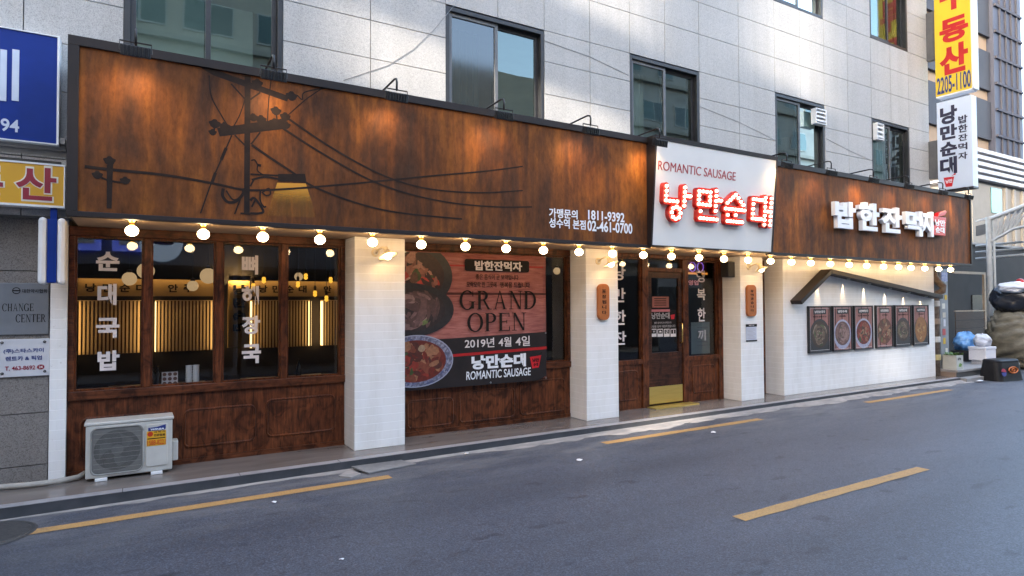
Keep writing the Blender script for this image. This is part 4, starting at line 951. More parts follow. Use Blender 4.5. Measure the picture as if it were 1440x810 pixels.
for k in range(7): xx = x-.095+.029*k; mb.prism([(xx, -1.064, 3.815), (xx, -1.048, 3.82), (xx, -1.036, 3.745), (xx, -1.05, 3.742)], [(xx+.012, -1.064, 3.815), (xx+.012, -1.048, 3.82), (xx+.012, -1.036, 3.745), (xx+.012, -1.05, 3.742)])
mb.build('housing', BLACK, t0, bevel=.004)
mb = MB(); mb.tube([(x-.115, -1.0, 3.79), (x-.115, -1.0, 3.87), (x+.115, -1.0, 3.87), (x+.115, -1.0, 3.79)], .007, 6); mb.build('bracket', BLACK, t0)
MB().poly([(x-.09, -.9795, 3.838), (x+.09, -.9795, 3.838), (x+.09, -.9605, 3.772), (x-.09, -.9605, 3.772)]).build('lens', EM('flood_lens', (1, .72, .4), .4), t0)
def flood_light(x):
    l = bpy.data.lights.new('flood_light', 'SPOT'); l.energy = .95; l.color = (1, .68, .36); l.spot_size = R(150); l.spot_blend = 1; l.shadow_soft_size = .05
    o = bpy.data.objects.new('flood_light', l); COL.objects.link(o); o.location = (0, -.33, -.20); o.rotation_euler = Vector((0, .5, -1)).to_track_quat('-Z', 'Y').to_euler(); return o
fl = flood_light(x); fl.parent = t0
note_kids()
for x, w in list(zip(fx, fw_))[1:]: dup(t0, (x, -.6, 3.96), 'black flood lamp on a bent arm '+w)
# ------------------------------------------------------------------ wall lamps on the pillars
sx = 2.46
t0 = thing('wall_lamp', 'lit cream wall lamp on the pillar left of the banner', 'wall lamp', (sx, 0, 2.23), 'cream wall lamps on the tiled pillars')
MB().lathe((sx-.06, 0, 2.27), [(.05, 0), (.05, .012), (.03, .02)], 18, Vector((0, -1, 0))).build('wall_plate', SHADE, t0, smooth='auto')
MB().tube([(sx-.06, -.015, 2.27), (sx-.05, -.07, 2.30), (sx-.02, -.13, 2.325), (sx, -.16, 2.315)], .012, 8).build('arm', SHADE, t0, smooth=True)
ax = Vector((.22, -.35, -1)).normalized(); top = Vector((sx, -.16, 2.32))
MB().lathe(top, [(.03, 0), (.034, .045), (.05, .07), (.105, .10), (.118, .112), (.104, .104), (.046, .074), (.03, .05)], 24, ax).build('shade', SHADE, t0, smooth=True)
MB().ball(top+ax*.105, .045, 14).build('bulb', EM('sconce_bulb', (1, .68, .32), 1.7), t0, smooth=True)
note_kids()
dup(t0, (5.77, 0, 2.23), 'lit cream wall lamp above the orange plaque between banner and door'); dup(t0, (9.06, 0, 2.23), 'lit cream wall lamp on the pillar with the paper notice')
# ------------------------------------------------------------------ gable beam with spotlights
gb = thing('gable_beam', 'dark brown bent beam like a low gable over the menu posters', 'beam', (12.5, -.1, 1.7))
GP = [(10.13, 1.66), (11.06, 2.235), (15.16, 1.765)]; W_ = .040
def offs(P, w):
    n0 = Vector((-(P[1][1]-P[0][1]), P[1][0]-P[0][0], 0)).normalized(); n1 = Vector((-(P[2][1]-P[1][1]), P[2][0]-P[1][0], 0)).normalized(); nm = (n0+n1).normalized(); nm = nm/nm.dot(n0)
    return [(P[0][0]+n0.x*w, P[0][1]+n0.y*w), (P[1][0]+nm.x*w, P[1][1]+nm.y*w), (P[2][0]+n1.x*w, P[2][1]+n1.y*w)]
U_, L_ = offs(GP, W_), offs(GP, -W_)
mb = MB()
for i in (0, 1): mb.prism([(p[0], -.22, p[1]) for p in (L_[i], L_[i+1], U_[i+1], U_[i])], [(p[0], -.004, p[1]) for p in (L_[i], L_[i+1], U_[i+1], U_[i])])
mb.build('beam', FRAME_BR, gb, bevel=.004)
for k, xx in enumerate((10.93, 11.75, 12.47, 13.23, 13.95, 14.65)):
    zz = (1.66+(xx-10.13)*.618-.05) if xx < 11.06 else 2.235-(xx-11.06)*.1146-.042
    MB().lathe((xx, -.12, zz), [(.03, 0), (.03, -.02), (.022, -.022)], 14).build('spotlight', STEEL, gb, smooth='auto')
    l = bpy.data.lights.new('spot_light', 'SPOT'); l.energy = 2.0; l.color = (1, .74, .42); l.spot_size = R(34); l.spot_blend = .7; l.shadow_soft_size = .012
    o = bpy.data.objects.new('spot_light', l); COL.objects.link(o); o.parent = gb; o.location = Vector((xx, -.034, zz-.02))-gb.location
    o.rotation_euler = Vector((0, .05, -1)).to_track_quat('-Z', 'Y').to_euler()

#@@POSTERS
def PM(c): return M('dish_print', c, tuple(x*.55 for x in c), 26, .5)
PALC = {}
def pal(*cs):
    return [PALC.setdefault(c, PM(c)) for c in cs]
MEAT = pal((.05, .022, .016), (.34, .13, .08), (.46, .22, .15), (.24, .09, .055), (.46, .045, .025), (.14, .06, .035), (.52, .30, .22), (.07, .09, .025))
SAUS = pal((.04, .025, .022), (.17, .09, .08), (.25, .14, .125), (.09, .05, .045), (.33, .2, .175), (.12, .06, .052), (.42, .42, .26), (.14, .19, .06))
SOUP = pal((.16, .02, .01), (.30, .035, .018), (.10, .025, .015), (.36, .16, .08), (.055, .05, .02), (.24, .06, .03), (.38, .26, .16), (.06, .10, .025))
STEW = pal((.07, .04, .025), (.22, .14, .09), (.12, .07, .045), (.32, .24, .17), (.06, .07, .025), (.16, .10, .06), (.10, .12, .04), (.04, .025, .018))
PALE = pal((.16, .08, .07), (.30, .17, .14), (.24, .13, .11), (.36, .22, .19), (.20, .10, .085), (.28, .15, .12), (.08, .10, .03), (.12, .06, .05))
FRY = pal((.14, .05, .025), (.28, .11, .05), (.38, .24, .13), (.20, .07, .03), (.42, .32, .2), (.08, .04, .02), (.16, .17, .05), (.30, .06, .03))
GOLD = pal((.34, .14, .035), (.44, .22, .06), (.28, .10, .025), (.48, .27, .09), (.38, .17, .045), (.24, .09, .025), (.50, .31, .12), (.40, .2, .06))
def food_print(cx, cz, rx, rz, y, mats, seed, kind, clip, parent):
    """the printed picture of a dish: a ground and many small overlapping pieces, each a hair above the last"""
    rnd = random.Random(seed); m = MB()
    m.flat(clip(ring_pts(cx, cz, rx, rz, 36)[:-1]), y); n = 90 if kind != 'mound' else 70
    for i in range(n):
        t_ = 1-(i/n)**.8*.75 if kind == 'mound' else rnd.random()**.5
        a = rnd.random()*6.283; d = t_*(.9 if kind != 'mound' else rnd.random()*1.0)
        px, pz = cx+rx*d*math.cos(a)*.9, cz+rz*d*math.sin(a)*.9
        L = rx*rnd.uniform(.10, .24)*(1.5 if kind == 'strips' else 1); W = L*rnd.uniform(.35, .8)*(.42 if kind == 'strips' else 1)
        th = rnd.random()*3.14 if kind != 'strips' else a+1.57+rnd.uniform(-.4, .4); ph = rnd.random()*6; P = []
        for q in range(12):
            w = 6.283*q/12; rr = 1+.18*math.sin(2*w+ph)+.12*math.sin(3*w+ph*2)
            u, v = L*rr*math.cos(w), W*rr*math.sin(w)+.25*L*math.cos(w)**2; P.append((px+u*math.cos(th)-v*math.sin(th), pz+u*math.sin(th)+v*math.cos(th)))
        P = [((cx+(p-cx)*min(1, 1/max(1e-6, math.hypot((p-cx)/rx, (q_-cz)/rz)))), (cz+(q_-cz)*min(1, 1/max(1e-6, math.hypot((p-cx)/rx, (q_-cz)/rz))))) for p, q_ in P]
        m.cur = rnd.choices(range(8), (3, 4, 3, 3, 1.2, 3, 1.2, .9))[0]; m.flat(clip(P), y-.00002*(i+1))
    return m.build('food', mats, parent)
# ------------------------------------------------------------------ menu posters
PINKW = make_print_wood('pink_plank_print', (.46, .23, .20), (.30, .135, .12), 'z', .11)
BOWLK = M('black_bowl_print', (.02, .018, .018), (.035, .03, .03), 20, .4); BOWLW = M('blue_white_bowl_print', (.48, .48, .56), (.2, .22, .36), 26, .4)
TITLES = ['낭만순대국', '낭만수육', '낭만뼈해장국', '낭만곱창볶음', '낭만순대', '낭만튀김']
LAB = ['menu poster of brown stew in a black bowl, leftmost of the six', 'menu poster of sliced pale meat on a round plate', 'menu poster of red soup in a blue and white bowl', 'menu poster of heaped stir fry without a bowl rim', 'menu poster of dark herb topped stew, beside the fried food poster', 'menu poster of golden fried food, rightmost of the six']
for k, (x0, x1) in enumerate(((10.60, 11.28), (11.35, 11.98), (12.06, 12.71), (12.83, 13.455), (13.54, 14.168), (14.265, 14.90))):
    z0, z1 = .722, 1.592; t = thing('menu_poster', LAB[k], 'poster', ((x0+x1)/2, -.03, z0), 'menu posters on the tiled wall')
    mb = MB(); f = .025
    mb.box(x0, x0+f, -.05, -.003, z0, z1).box(x1-f, x1, -.05, -.003, z0, z1).box(x0+f, x1-f, -.05, -.003, z1-f, z1).box(x0+f, x1-f, -.05, -.003, z0, z0+f)
    mb.build('frame', BLACK, t, bevel=.003)
    pr = MB().box(x0+f, x1-f, -.035, -.006, z0+f, z1-f).build('print', PINKW, t)
    w = x1-x0; cxx = (x0+x1)/2; cz = z0+.32; r = w*.455
    def clipc(pts): return [(min(max(a, x0+f), x1-f), min(max(b, z0+f), z1-f)) for a, b in pts]
    if k in (0, 4, 5): MB().flat([(x0+f, z0+f), (x1-f, z0+f), (x1-f, z0+.20), (x0+f, z0+.20)], -.0358).build('dark_ground', BOWLK, pr)
    if k != 3:
        MB().flat(clipc(ring_pts(cxx, cz, r, r*1.0, 30)[:-1]), -.0365).build('bowl', {1: BOWLW, 2: BOWLW}.get(k, BOWLK), pr)
    rr = {5: .38, 3: .44}.get(k, .385); FP, FK = [(STEW, 'strips'), (PALE, 'strips'), (SOUP, 'chunks'), (FRY, 'chunks'), (STEW, 'strips'), (GOLD, 'mound')][k]
    food_print(cxx, cz+.02, rr*w, rr*w*(1.15 if k == 5 else .95), -.0371, FP, 40+k, FK, clipc, pr)
    m = MB(); g = .045
    for q in ((x0+g, x1-g, z1-g-.004, z1-g), (x0+g, x1-g, z0+g, z0+g+.006)): m.flat([(q[0], q[2]), (q[1], q[2]), (q[1], q[3]), (q[0], q[3])], -.0395)
    for q in ((x0+g, z0+g+.0065, z1-g-.0045), (x1-g-.004, z0+g+.0065, z1-g-.0045)): m.flat([(q[0], q[1]), (q[0]+.004, q[1]), (q[0]+.004, q[2]), (q[0], q[2])], -.0395)
    m.build('border', VINYL, pr)
    pl_ = MB().box(cxx-w*.29, cxx+w*.29, -.0412, -.0397, z1-.155, z1-.06).build('title_plate', BLACK, pr)
    text('title', TITLES[k], street(-.0414), cxx-w*.235, cxx+w*.235, z1-.133, z1-.083, VINYL, pl_, .03)
    m = MB()
    add_text(m, '정성으로 끓여낸 한그릇' if k % 2 == 0 else '든든한 한접시', street(-.0385), cxx-w*(.3 if k % 2 == 0 else .16), cxx+w*(.3 if k % 2 == 0 else .16), z1-.215, z1-.185, .01); m.build('subtitle', INK, pr)
# ------------------------------------------------------------------ plaques and notice on the pillars
def rounded(x0, x1, z0, z1, r, n=6):
    P = []
    for cx_, cz_, a in ((x1-r, z1-r, 0), (x0+r, z1-r, 90), (x0+r, z0+r, 180), (x1-r, z0+r, 270)):
        for i in range(n+1): w = R(a+90*i/n); P.append((cx_+r*math.cos(w), cz_+r*math.sin(w)))
    return P
for x0, x1, z0, z1, s, lab in ((5.675, 5.885, 1.425, 1.945, '포장됩니다', 'orange wooden plaque reading downward on the pillar between banner and door'), (8.90, 9.14, 1.425, 1.965, '잘먹겠습니다', 'orange wooden plaque reading downward above the paper notice')):
    t = thing('wooden_plaque', lab, 'plaque', ((x0+x1)/2, -.02, z0), 'orange plaques on the pillars')
    MB().plate(rounded(x0, x1, z0, z1, .075), -.045, .043).build('board', PLATE, t, bevel=.008)
    m = MB(); n = len(s)
    for i, ch in enumerate(s): h = (z1-z0-.14)/n; zz = z1-.07-h*(i+1); add_text(m, ch, street(-.045), (x0+x1)/2-.038, (x0+x1)/2+.038, zz+.012, zz+h-.012, .02)
    m.build('lettering', INK, t)
t = thing('paper_notice', 'white paper notice with navy bands low on the pillar right of the door', 'notice', (9.03, -.01, 1.0))
MB().box(8.90, 9.165, -.012, -.002, 1.005, 1.29).build('sheet', M('bluish_paper', (.55, .57, .66), (.5, .52, .6), 6, .5), t)
MB().box(8.89, 9.175, -.016, -.0125, 1.25, 1.295).build('top_band', INK, t); MB().box(8.89, 9.175, -.016, -.0125, 1.0, 1.022).build('bottom_band', INK, t)
text('heading', '영업신고증', street(-.016), 8.96, 9.10, 1.262, 1.283, VINYL, t, .02)
m = MB()
for k in range(8): m.flat([(8.92, 1.05+.023*k), (9.14-.03*(k % 3), 1.05+.023*k), (9.14-.03*(k % 3), 1.056+.023*k), (8.92, 1.056+.023*k)], -.0128)
m.build('writing', GREYINK, t)
# ------------------------------------------------------------------ grand opening banner
bn = thing('opening_banner', 'large grand opening banner with food photos hung over the middle window', 'banner', (3.95, .31, .58))
YB = .31; BX0, BX1, BZ0, BZ1 = 2.79, 5.01, .585, 2.335
BANW = make_print_wood('banner_plank_print', (.50, .20, .17), (.27, .088, .074), 'x', .30)
def by(x, z): return YB+.006*math.sin(x*5)+.004*math.sin(z*6+x*3)
nx, nz = 28, 20; mb = MB(); grid = []
for i in range(nx+1):
    for j in range(nz+1):
        x = BX0+(BX1-BX0)*i/nx; z = BZ0+(BZ1-BZ0)*j/nz; z -= .012*(x-BX0)*(1-j/nz)*-.8; mb.v.append(Vector((x, by(x, z), z)))
for i in range(nx):
    for j in range(nz): a = i*(nz+1)+j; mb.f.append((a, a+nz+1, a+nz+2, a+1)); mb.mi.append(0)
sheet = mb.build('sheet', BANW, bn, smooth=True)
sm = sheet.modifiers.new('thickness', 'SOLIDIFY'); sm.thickness = .002; sm.offset = 1
YL = YB-.02
def brect(name, px, mat, y): a, b, c, d = px_dim(*px, y); return MB().flat([(a, c), (b, c), (b, d), (a, d)], y).build(name, mat, bn)
mb = MB(); q = pxs([(560, 481), (768.5, 466.5), (768.5, 528), (757, 535), (560, 547.5)], YL); q[0] = (BX0+.002, q[0][1]); q[-1] = (BX0+.002, BZ0+.005); mb.flat(q, YL); mb.build('black_band', M('banner_black', (.022, .018, .018), (.03, .024, .024), 5, .5, spec=.2), bn)
REDL = M('banner_red', (.40, .012, .012), (.34, .01, .01), 6, .4)
for q in ([(600, 501.2), (769, 487), (769, 491), (600, 505)], [(628, 371.8), (654, 372.4), (654, 374.8), (628, 374.2)], [(744, 374.3), (764, 374.8), (764, 377.2), (744, 376.6)]): MB().flat(pxs(q, YL-.001), YL-.001).build('red_rule', REDL, bn)
a, b, c, d = px_dim(653.5, 365.5, 744, 382, YL); MB().flat(rounded(a, b, c, d, .03), YL-.0016).build('title_plate', INK, bn)
px_text('title', '밥한잔먹자', YL-.002, 667.5, 367.5, 734, 381, VINYL, bn, .034)
px_text('handwriting', '좋은 음식이 곧 보약입니다', YL-.001, 669, 386, 729, 393.5, INK, bn, .008); px_text('handwriting', '모락모락 한 그릇에', YL-.001, 656, 396.2, 698, 404.2, INK, bn, .008); px_text('handwriting', '행복을 드립니다', YL-.001, 703, 396.8, 745, 404.8, INK, bn, .008)
mb = MB(); add_serif(mb, 'GRAND', street(YL-.001), *px_dim(646, 409, 754, 435, YL)); add_serif(mb, 'OPEN', street(YL-.001), *px_dim(657, 440, 739.5, 465.5, YL)); mb.build('headline', INK, bn)
for s_, bx_ in (('2019년', (653.5, 475.5, 695, 489)), ('4월', (701, 474, 719, 487.5)), ('4일', (725, 472.5, 745, 486.5))): px_text('date_line', s_, YL-.001, *bx_, VINYL, bn, .012)
px_text('shop_name', '낭만순대', YL-.001, 663, 498.5, 739.5, 517.5, LETTER_W, bn, .05)
px_text('caption', 'ROMANTIC SAUSAGE', YL-.001, 655.5, 519.5, 746, 531, LETTER_W, bn, .012, .002, .001, .04)
c4 = pxs([(745, 502), (761, 499.5), (757.5, 516.5), (748.5, 518)], YL); MB().flat(c4, YL-.0018).build('cup_emblem', CUPRED, bn)
m = MB(); a, b, c, d = px_dim(748.5, 503.5, 758, 509, YL); add_text(m, '낭만', street(YL-.002), a, b, c, d, .03); a, b, c, d = px_dim(750, 510, 756.5, 515, YL); add_text(m, '순대', street(YL-.002), a, b, c, d, .03)
m.flat(pxs([(757, 498), (762, 495), (762, 497)], YL), YL-.0018); m.build('cup_lettering', INK, bn)
def bowl(cu_, cv, ru, rv, mats, y, k, name, seed, pal, kind):
    c_ = atY(cu_, cv, YL); e = atY(cu_+ru, cv, YL); f_ = atY(cu_, cv-rv, YL); rx, rz = e.x-c_.x, f_.z-c_.z
    cl = lambda P: [(max(a, BX0+.006), min(max(b, BZ0+.012), BZ1-.012)) for a, b in P]
    bo = MB().flat(cl(ring_pts(c_.x, c_.z, rx, rz, 40)[:-1]), y).build(name, mats[0], bn)
    if len(mats) > 1: MB().flat(cl(ring_pts(c_.x, c_.z, rx*.97, rz*.96, 40)[:-1]), y-.0004).build('rim_pattern', mats[1], bo)
    food_print(c_.x, c_.z, rx*.80, rz*.80, y-.0008, pal, seed, kind, cl, bo)
bowl(577, 388, 59, 48, (BOWLK,), YL-.0022, 0, 'bowl', 1, MEAT, 'chunks')
bowl(577, 436, 61, 38, (BOWLK,), YL-.0048, 1, 'bowl', 2, SAUS, 'strips')
RIMP = make_food('blue_rim_print', [(.30, .31, .42), (.07, .09, .22), (.33, .33, .42), (.2, .22, .33)], 30)
bowl(585, 508, 52, 37, (M('bowl_white_print', (.34, .36, .45), (.28, .3, .38), 6, .4), RIMP), YL-.0074, 2, 'bowl', 3, SOUP, 'chunks')
for u, v in ((570, 352), (769, 360), (771, 470), (770, 533), (690, 540)):
    q = atY(u, v, YL); MB().lathe((min(q.x, BX1-.02), YL, q.z+(-.02 if v < 400 else .02)), [(.012, 0), (.012, .003), (.006, .004)], 10, Vector((0, -1, 0))).build('eyelet', STEEL, bn)

#@@AC
# ------------------------------------------------------------------ air conditioner outdoor unit
ac = thing('air_conditioner', 'cream outdoor air conditioner unit standing on the pavement', 'air conditioner', (-.03, .22, 0))
CREAM = M('aged_cream_plastic', (.56, .545, .50), (.46, .44, .40), 5, .42)
AX0, AX1, AY0, AY1, AZ0, AZ1 = -.386, .335, .09, .345, .03, .53
MB().box(AX0, AX1, AY0, AY1, AZ0, AZ1).build('casing', CREAM, ac, bevel=.012)
MB().box(AX0-.012, AX1+.012, AY0-.008, AY1+.008, AZ1-.002, AZ1+.03).build('lid', CREAM, ac, bevel=.01)
gx0, gx1, gz0, gz1 = -.335, .075, .07, .495
MB().plate(rounded(gx0, gx1, gz0, gz1, .05), AY0-.003, .002).build('fan_recess', M('fan_shadow', (.17, .165, .155), (.13, .127, .12), 4, .6), ac)
fc = ((gx0+gx1)/2, AY0-.0055, (gz0+gz1)/2); MB().flat(ring_pts(fc[0], fc[2], .192, .192, 36)[:-1], AY0-.0045).build('fan_opening', M('fan_dark', (.05, .05, .048), (.07, .069, .066), 4, .6), ac)
m = MB()
for k in range(3):
    a0 = k*2.094; P = []
    for i in range(7): P.append((fc[0]+(.05+.018*i)*math.cos(a0+.1*i), fc[2]+(.05+.018*i)*math.sin(a0+.1*i)))
    for i in range(7): j = 6-i; P.append((fc[0]+(.05+.021*j)*math.cos(a0+.9+.12*j), fc[2]+(.05+.021*j)*math.sin(a0+.9+.12*j)))
    m.flat(P, fc[1])
m.build('fan_blade', M('fan_grey', (.10, .10, .097), (.08, .08, .078), 5, .5), ac)
MB().lathe(fc, [(.05, 0), (.05, .004), (.001, .006)], 20, Vector((0, -1, 0))).build('fan_hub', M('fan_hub_grey', (.13, .13, .125), (.1, .1, .1), 5, .5), ac)
m = MB(); WIRE = M('grille_wire', (.34, .335, .31), (.28, .27, .25), 9, .5)
n = 46
for i in range(1, n): x = gx0+(gx1-gx0)*i/n; m.box(x-.0008, x+.0008, AY0-.014, AY0-.0125, gz0+.012, gz1-.012)
for i in range(1, 9): z = gz0+(gz1-gz0)*i/9; m.box(gx0+.012, gx1-.012, AY0-.0165, AY0-.0142, z-.001, z+.001)
m.build('grille', WIRE, ac)
m = MB(); o_ = rounded(gx0-.008, gx1+.008, gz0-.008, gz1+.008, .055); m.tube([(a, AY0-.008, b) for a, b in o_+[o_[0]]], .007, 6); m.build('grille_rim', WIRE, ac, smooth=True)
MB().plate(rounded(.105, .295, .085, .498, .02), AY0-.012, .0115).build('service_panel', CREAM, ac, bevel=.005)
YA = AY0-.0125
MB().plate([(.125, .432), (.125, .465), (.20, .468), (.275, .488), (.275, .447), (.262, .432)], YA-.0015, .0012).build('blue_badge', NAVY, ac)
text('badge_lettering', 'WINIA', street(YA-.0017), .14, .262, .437, .456, LETTER_W, ac, .03, .001, .0005, .2)
STY = M('sticker_yellow', (.72, .38, .02), (.65, .33, .02), 9, .4)
MB().box(.112, .278, YA-.0016, YA-.0002, .285, .430).build('yellow_sticker', STY, ac)
SRED = M('sticker_red', (.5, .04, .01), (.45, .03, .01), 9, .4)
MB().flat(ring_pts(.142, .402, .024, .024)[:-1], YA-.002).build('sticker_emblem', SRED, ac)
text('sticker_lettering', '서 비 스', street(YA-.0018), .172, .272, .408, .43, INK, ac, .03, .0006, .0004); text('sticker_lettering', '전문점용', street(YA-.0018), .172, .272, .375, .40, INK, ac, .03, .0006, .0004)
MB().flat([(.118, .352), (.272, .352), (.272, .362), (.118, .362)], YA-.002).build('sticker_rule', INK, ac)
text('phone_number', '1588-8221', street(YA-.0018), .118, .273, .292, .342, SRED, ac, .02, .0006, .0004)
m = MB(); m.box(AX1+.001, AX1+.055, AY0+.06, AY0+.2, .10, .30); m.build('valve_cover', CREAM, ac, bevel=.012)
for xx in (-.26, .20): MB().box(xx-.05, xx+.05, AY0-.02, AY1+.02, .002, .03).build('foot', WHITE, ac, bevel=.004)

#@@SIGNS
# ------------------------------------------------------------------ projecting signs at the right end
PX_ = 15.40
SF = lambda x: Face((x, 0, 0), (0, -1, 0), (0, 0, 1), (-1, 0, 0))
def xpx(u, v, x=PX_): q = atX(u, v, x); return -q.y, q.z
LB = M('pale_blue_lightbox', (.62, .70, .82), (.58, .66, .78), 1.5, .35)
t = thing('projecting_sign', 'white projecting sign box with dark vertical lettering and a red cup', 'signboard', (15.5, -.4, 4.13))
MB().box(PX_, PX_+.24, -.74, -.055, 4.14, 6.12).build('box', LB, t, bevel=.01)
MB().box(PX_-.004, PX_+.244, -.748, -.04, 4.10, 4.138).build('bottom_trim', DKFRAME, t)
MB().box(PX_+.05, PX_+.19, -.054, .149, 4.45, 5.3).build('bracket', GREYFRAME, t)
def xtext(name, s, u0, v0, u1, v1, mat, par, bold=.03):
    a, b, c, d = xpx(u0, v0), xpx(u1, v0), xpx(u0, v1), xpx(u1, v1)
    return text(name, s, SF(PX_), (a[0]+c[0])/2, (b[0]+d[0])/2, (c[1]+d[1])/2, (a[1]+b[1])/2, mat, par, bold, .003)
DKN = M('dark_navy_film', (.02, .02, .05), (.03, .03, .06), 6, .4)
for ch, v0, v1 in (('낭', 149, 174), ('만', 175.5, 196), ('순', 199.5, 219), ('대', 221, 245)): xtext('lettering', ch, 1322, v0, 1346, v1, DKN, t, .045)
for ch, v0, v1 in (('밥', 162, 173), ('한', 175, 186), ('잔', 188.5, 198), ('먹', 201, 211), ('자', 214, 224)): xtext('side_lettering', ch, 1347.5, v0, 1360.5, v1, DKN, t, .03)
cp = [xpx(u, v) for u, v in ((1327, 250), (1342, 248), (1339, 262), (1330, 263))]; MB().poly([SF(PX_).p(a, b, .003) for a, b in cp]).build('cup_emblem', CUPRED, t)
xtext('cup_lettering', '낭만', 1330, 252, 1339.5, 257.5, LETTER_W, t, .03).location.x -= .003
MB().poly([SF(PX_).p(*xpx(u, v), .003) for u, v in ((1338, 247.5), (1344, 242.5), (1344, 245.5))]).build('cup_straw', CUPRED, t)
t = thing('projecting_sign', 'yellow projecting sign box with red Korean letters and a phone number', 'signboard', (15.5, -.4, 6.3))
PY = M('bright_yellow_film', (.78, .56, .03), (.72, .5, .025), 2, .4)
MB().box(PX_, PX_+.24, -.755, -.05, 6.26, 9.3).build('box', PY, t)
MB().box(PX_+.004, PX_+.25, -.79, -.756, 6.25, 9.3).box(PX_, PX_+.24, -.755, -.05, 6.225, 6.259).build('white_edge', WHITE, t)
MB().box(PX_+.05, PX_+.19, -.049, .149, 7.15, 8.25).build('bracket', GREYFRAME, t)
PR = M('sign_red_film', (.55, .02, .02), (.5, .015, .015), 4, .4)
for ch, v0, v1 in (('부', -38, 13), ('동', 24, 58), ('산', 62, 103)): xtext('lettering', ch, 1321, v0, 1361.5, v1, PR, t, .045)
xtext('phone_number', '2205-1100', 1317.5, 104, 1365.5, 128, NAVY, t, .02)

#@@ALLEY
# ------------------------------------------------------------------ alley end at the right
STONE = M('step_stone', (.30, .29, .28), (.22, .21, .2), 5, .6, 0, .1); BRTILE = M('brown_step_tile', (.26, .19, .145), (.2, .145, .11), 3, .5)
t = thing('stone_step', 'grey stone step beside the end of the tiled wall', 'step', (16.9, .6, ZR))
MB().box(15.465, 18.6, -.34, 1.6, .10, .15).build('tread', STONE, t, bevel=.006); MB().box(15.50, 18.58, -.31, 1.6, ZR, .099).build('riser', M('step_riser', (.07, .07, .07), (.10, .1, .1), 5, .7), t)
MB().box(15.45, 15.499, -.30, 1.4, ZR, .099).build('tile_edge', BRTILE, t)
MB().box(15.45, 17.4, -.52, -.315, ZR, -.01).build('lower_kerb', STONE, t, bevel=.01)
# low dark wall building behind, parallel to the street
DGREY = M('dark_grey_render', (.040, .036, .033), (.027, .0245, .0225), 1.5, .8, 0, .1)
t = thing('alley_building', 'low dark grey rendered building closing the alley', 'building', (23, 2.6, 0))
yb = 2.6
zt_ = atY(1410, 348, yb).z; xw = [atY(u, 420, yb).x for u in (1352, 1434)]
MB().box(15.6, 40, yb, yb+.3, ZR, zt_).build('wall', DGREY, t)
zw0, zw1 = atY(1400, 446, yb).z, atY(1400, 415, yb).z
MB().box(atY(1366, 420, yb).x, atY(1418, 420, yb).x, yb-.03, yb-.001, zw0, zw1).build('window', M('black_opening', (.012, .012, .013), (.018, .018, .018), 3, .25), t)
MB().box(15.6, 40, yb-.08, yb+.34, zt_+.001, zt_+.07).build('coping', STONE, t)
# grey utility cupboard with stickers and rusty pipe
t = thing('utility_cabinet', 'tall grey metal utility cabinet covered in old stickers', 'cabinet', (15.75, .2, 0))
p0 = atZ(1328, 505, .15)
CAB = M('grey_cabinet_paint', (.28, .30, .32), (.2, .215, .23), 4, .5)
MB().box(15.56, 15.92, .02, .40, .0, 2.40).build('case', CAB, t, bevel=.01)
cols = [(.7, .68, .6), (.6, .4, .05), (.5, .1, .1), (.6, .62, .68), (.55, .5, .42)]
for k in range(9):
    zz = .5+.2*k; q_ = 15.60+.16*random.random(); MB().box(q_, q_+.08+.06*random.random(), .014, .0195, zz, zz+.1+.06*random.random()).build('sticker', M('sticker_paper', cols[k % 5], None, 30, .6), t)
MB().box(15.60, 15.88, .005, .0195, 2.12, 2.32).build('label_panel', M('label_blue_red', (.5, .52, .62), (.12, .15, .4), 22, .5), t)
t = thing('rusty_pipe', 'rusty brown bent pipe running up beside the tiled wall', 'pipe', (15.36, .02, 0))
RP = M('flaky_rust', (.10, .06, .04), (.2, .17, .14), 12, .8, 0, .5)
MB().tube([(15.37, .04, .0), (15.37, .04, 1.75), (15.39, .0, 1.84), (15.45, -.08, 1.9), (15.43, -.10, 2.0), (15.38, -.02, 2.1), (15.37, .04, 2.2), (15.37, .08, 2.40)], .075, 12).build('pipe', RP, t, smooth=True)
for k in range(4): MB().lathe((15.37, .04, .35+.40*k), [(.08, 0), (.09, .01), (.09, .12), (.08, .13)], 14).build('band', M('pipe_tape', [(.5, .42, .2), (.6, .6, .58), (.3, .22, .16), (.55, .53, .5)][k], None, 12, .7), t, smooth='auto')
t = thing('produce_box', 'white printed cardboard box of green vegetables on the stone step', 'box', (15.95, .12, .15))
CARD = M('white_cardboard', (.5, .5, .46), (.44, .44, .4), 8, .7); bx0, bx1, by0, by1 = 15.52, 15.82, -.30, -.02
m = MB(); m.box(bx0, bx1, by0, by0+.008, .152, .47).box(bx0, bx1, by1-.008, by1, .152, .47).box(bx0, bx0+.008, by0+.008, by1-.008, .152, .47).box(bx1-.008, bx1, by0+.008, by1-.008, .152, .47).box(bx0+.008, bx1-.008, by0+.008, by1-.008, .152, .16); m.build('carton', CARD, t)
m = MB()
for k in range(60):
    x, y = random.uniform(bx0+.02, bx1-.02), random.uniform(by0+.02, by1-.02); a = random.random()*6.28; z = .43+random.random()*.06; l = .07
    m.poly([(x, y, z), (x+l*math.cos(a), y+l*math.sin(a), z+.05), (x+l*1.4*math.cos(a+.4), y+l*1.4*math.sin(a+.4), z+.03), (x+l*math.cos(a+.8), y+l*math.sin(a+.8), z+.01)])
m.build('leaves', M('vegetable_leaf', (.06, .12, .02), (.12, .2, .04), 20, .6), t)
text('printed_lettering', '유기농', Face((0, by0, 0), (1, 0, 0), (0, 0, 1), (0, -1, 0)), bx0+.05, bx0+.2, .36, .42, INK, t, .03)
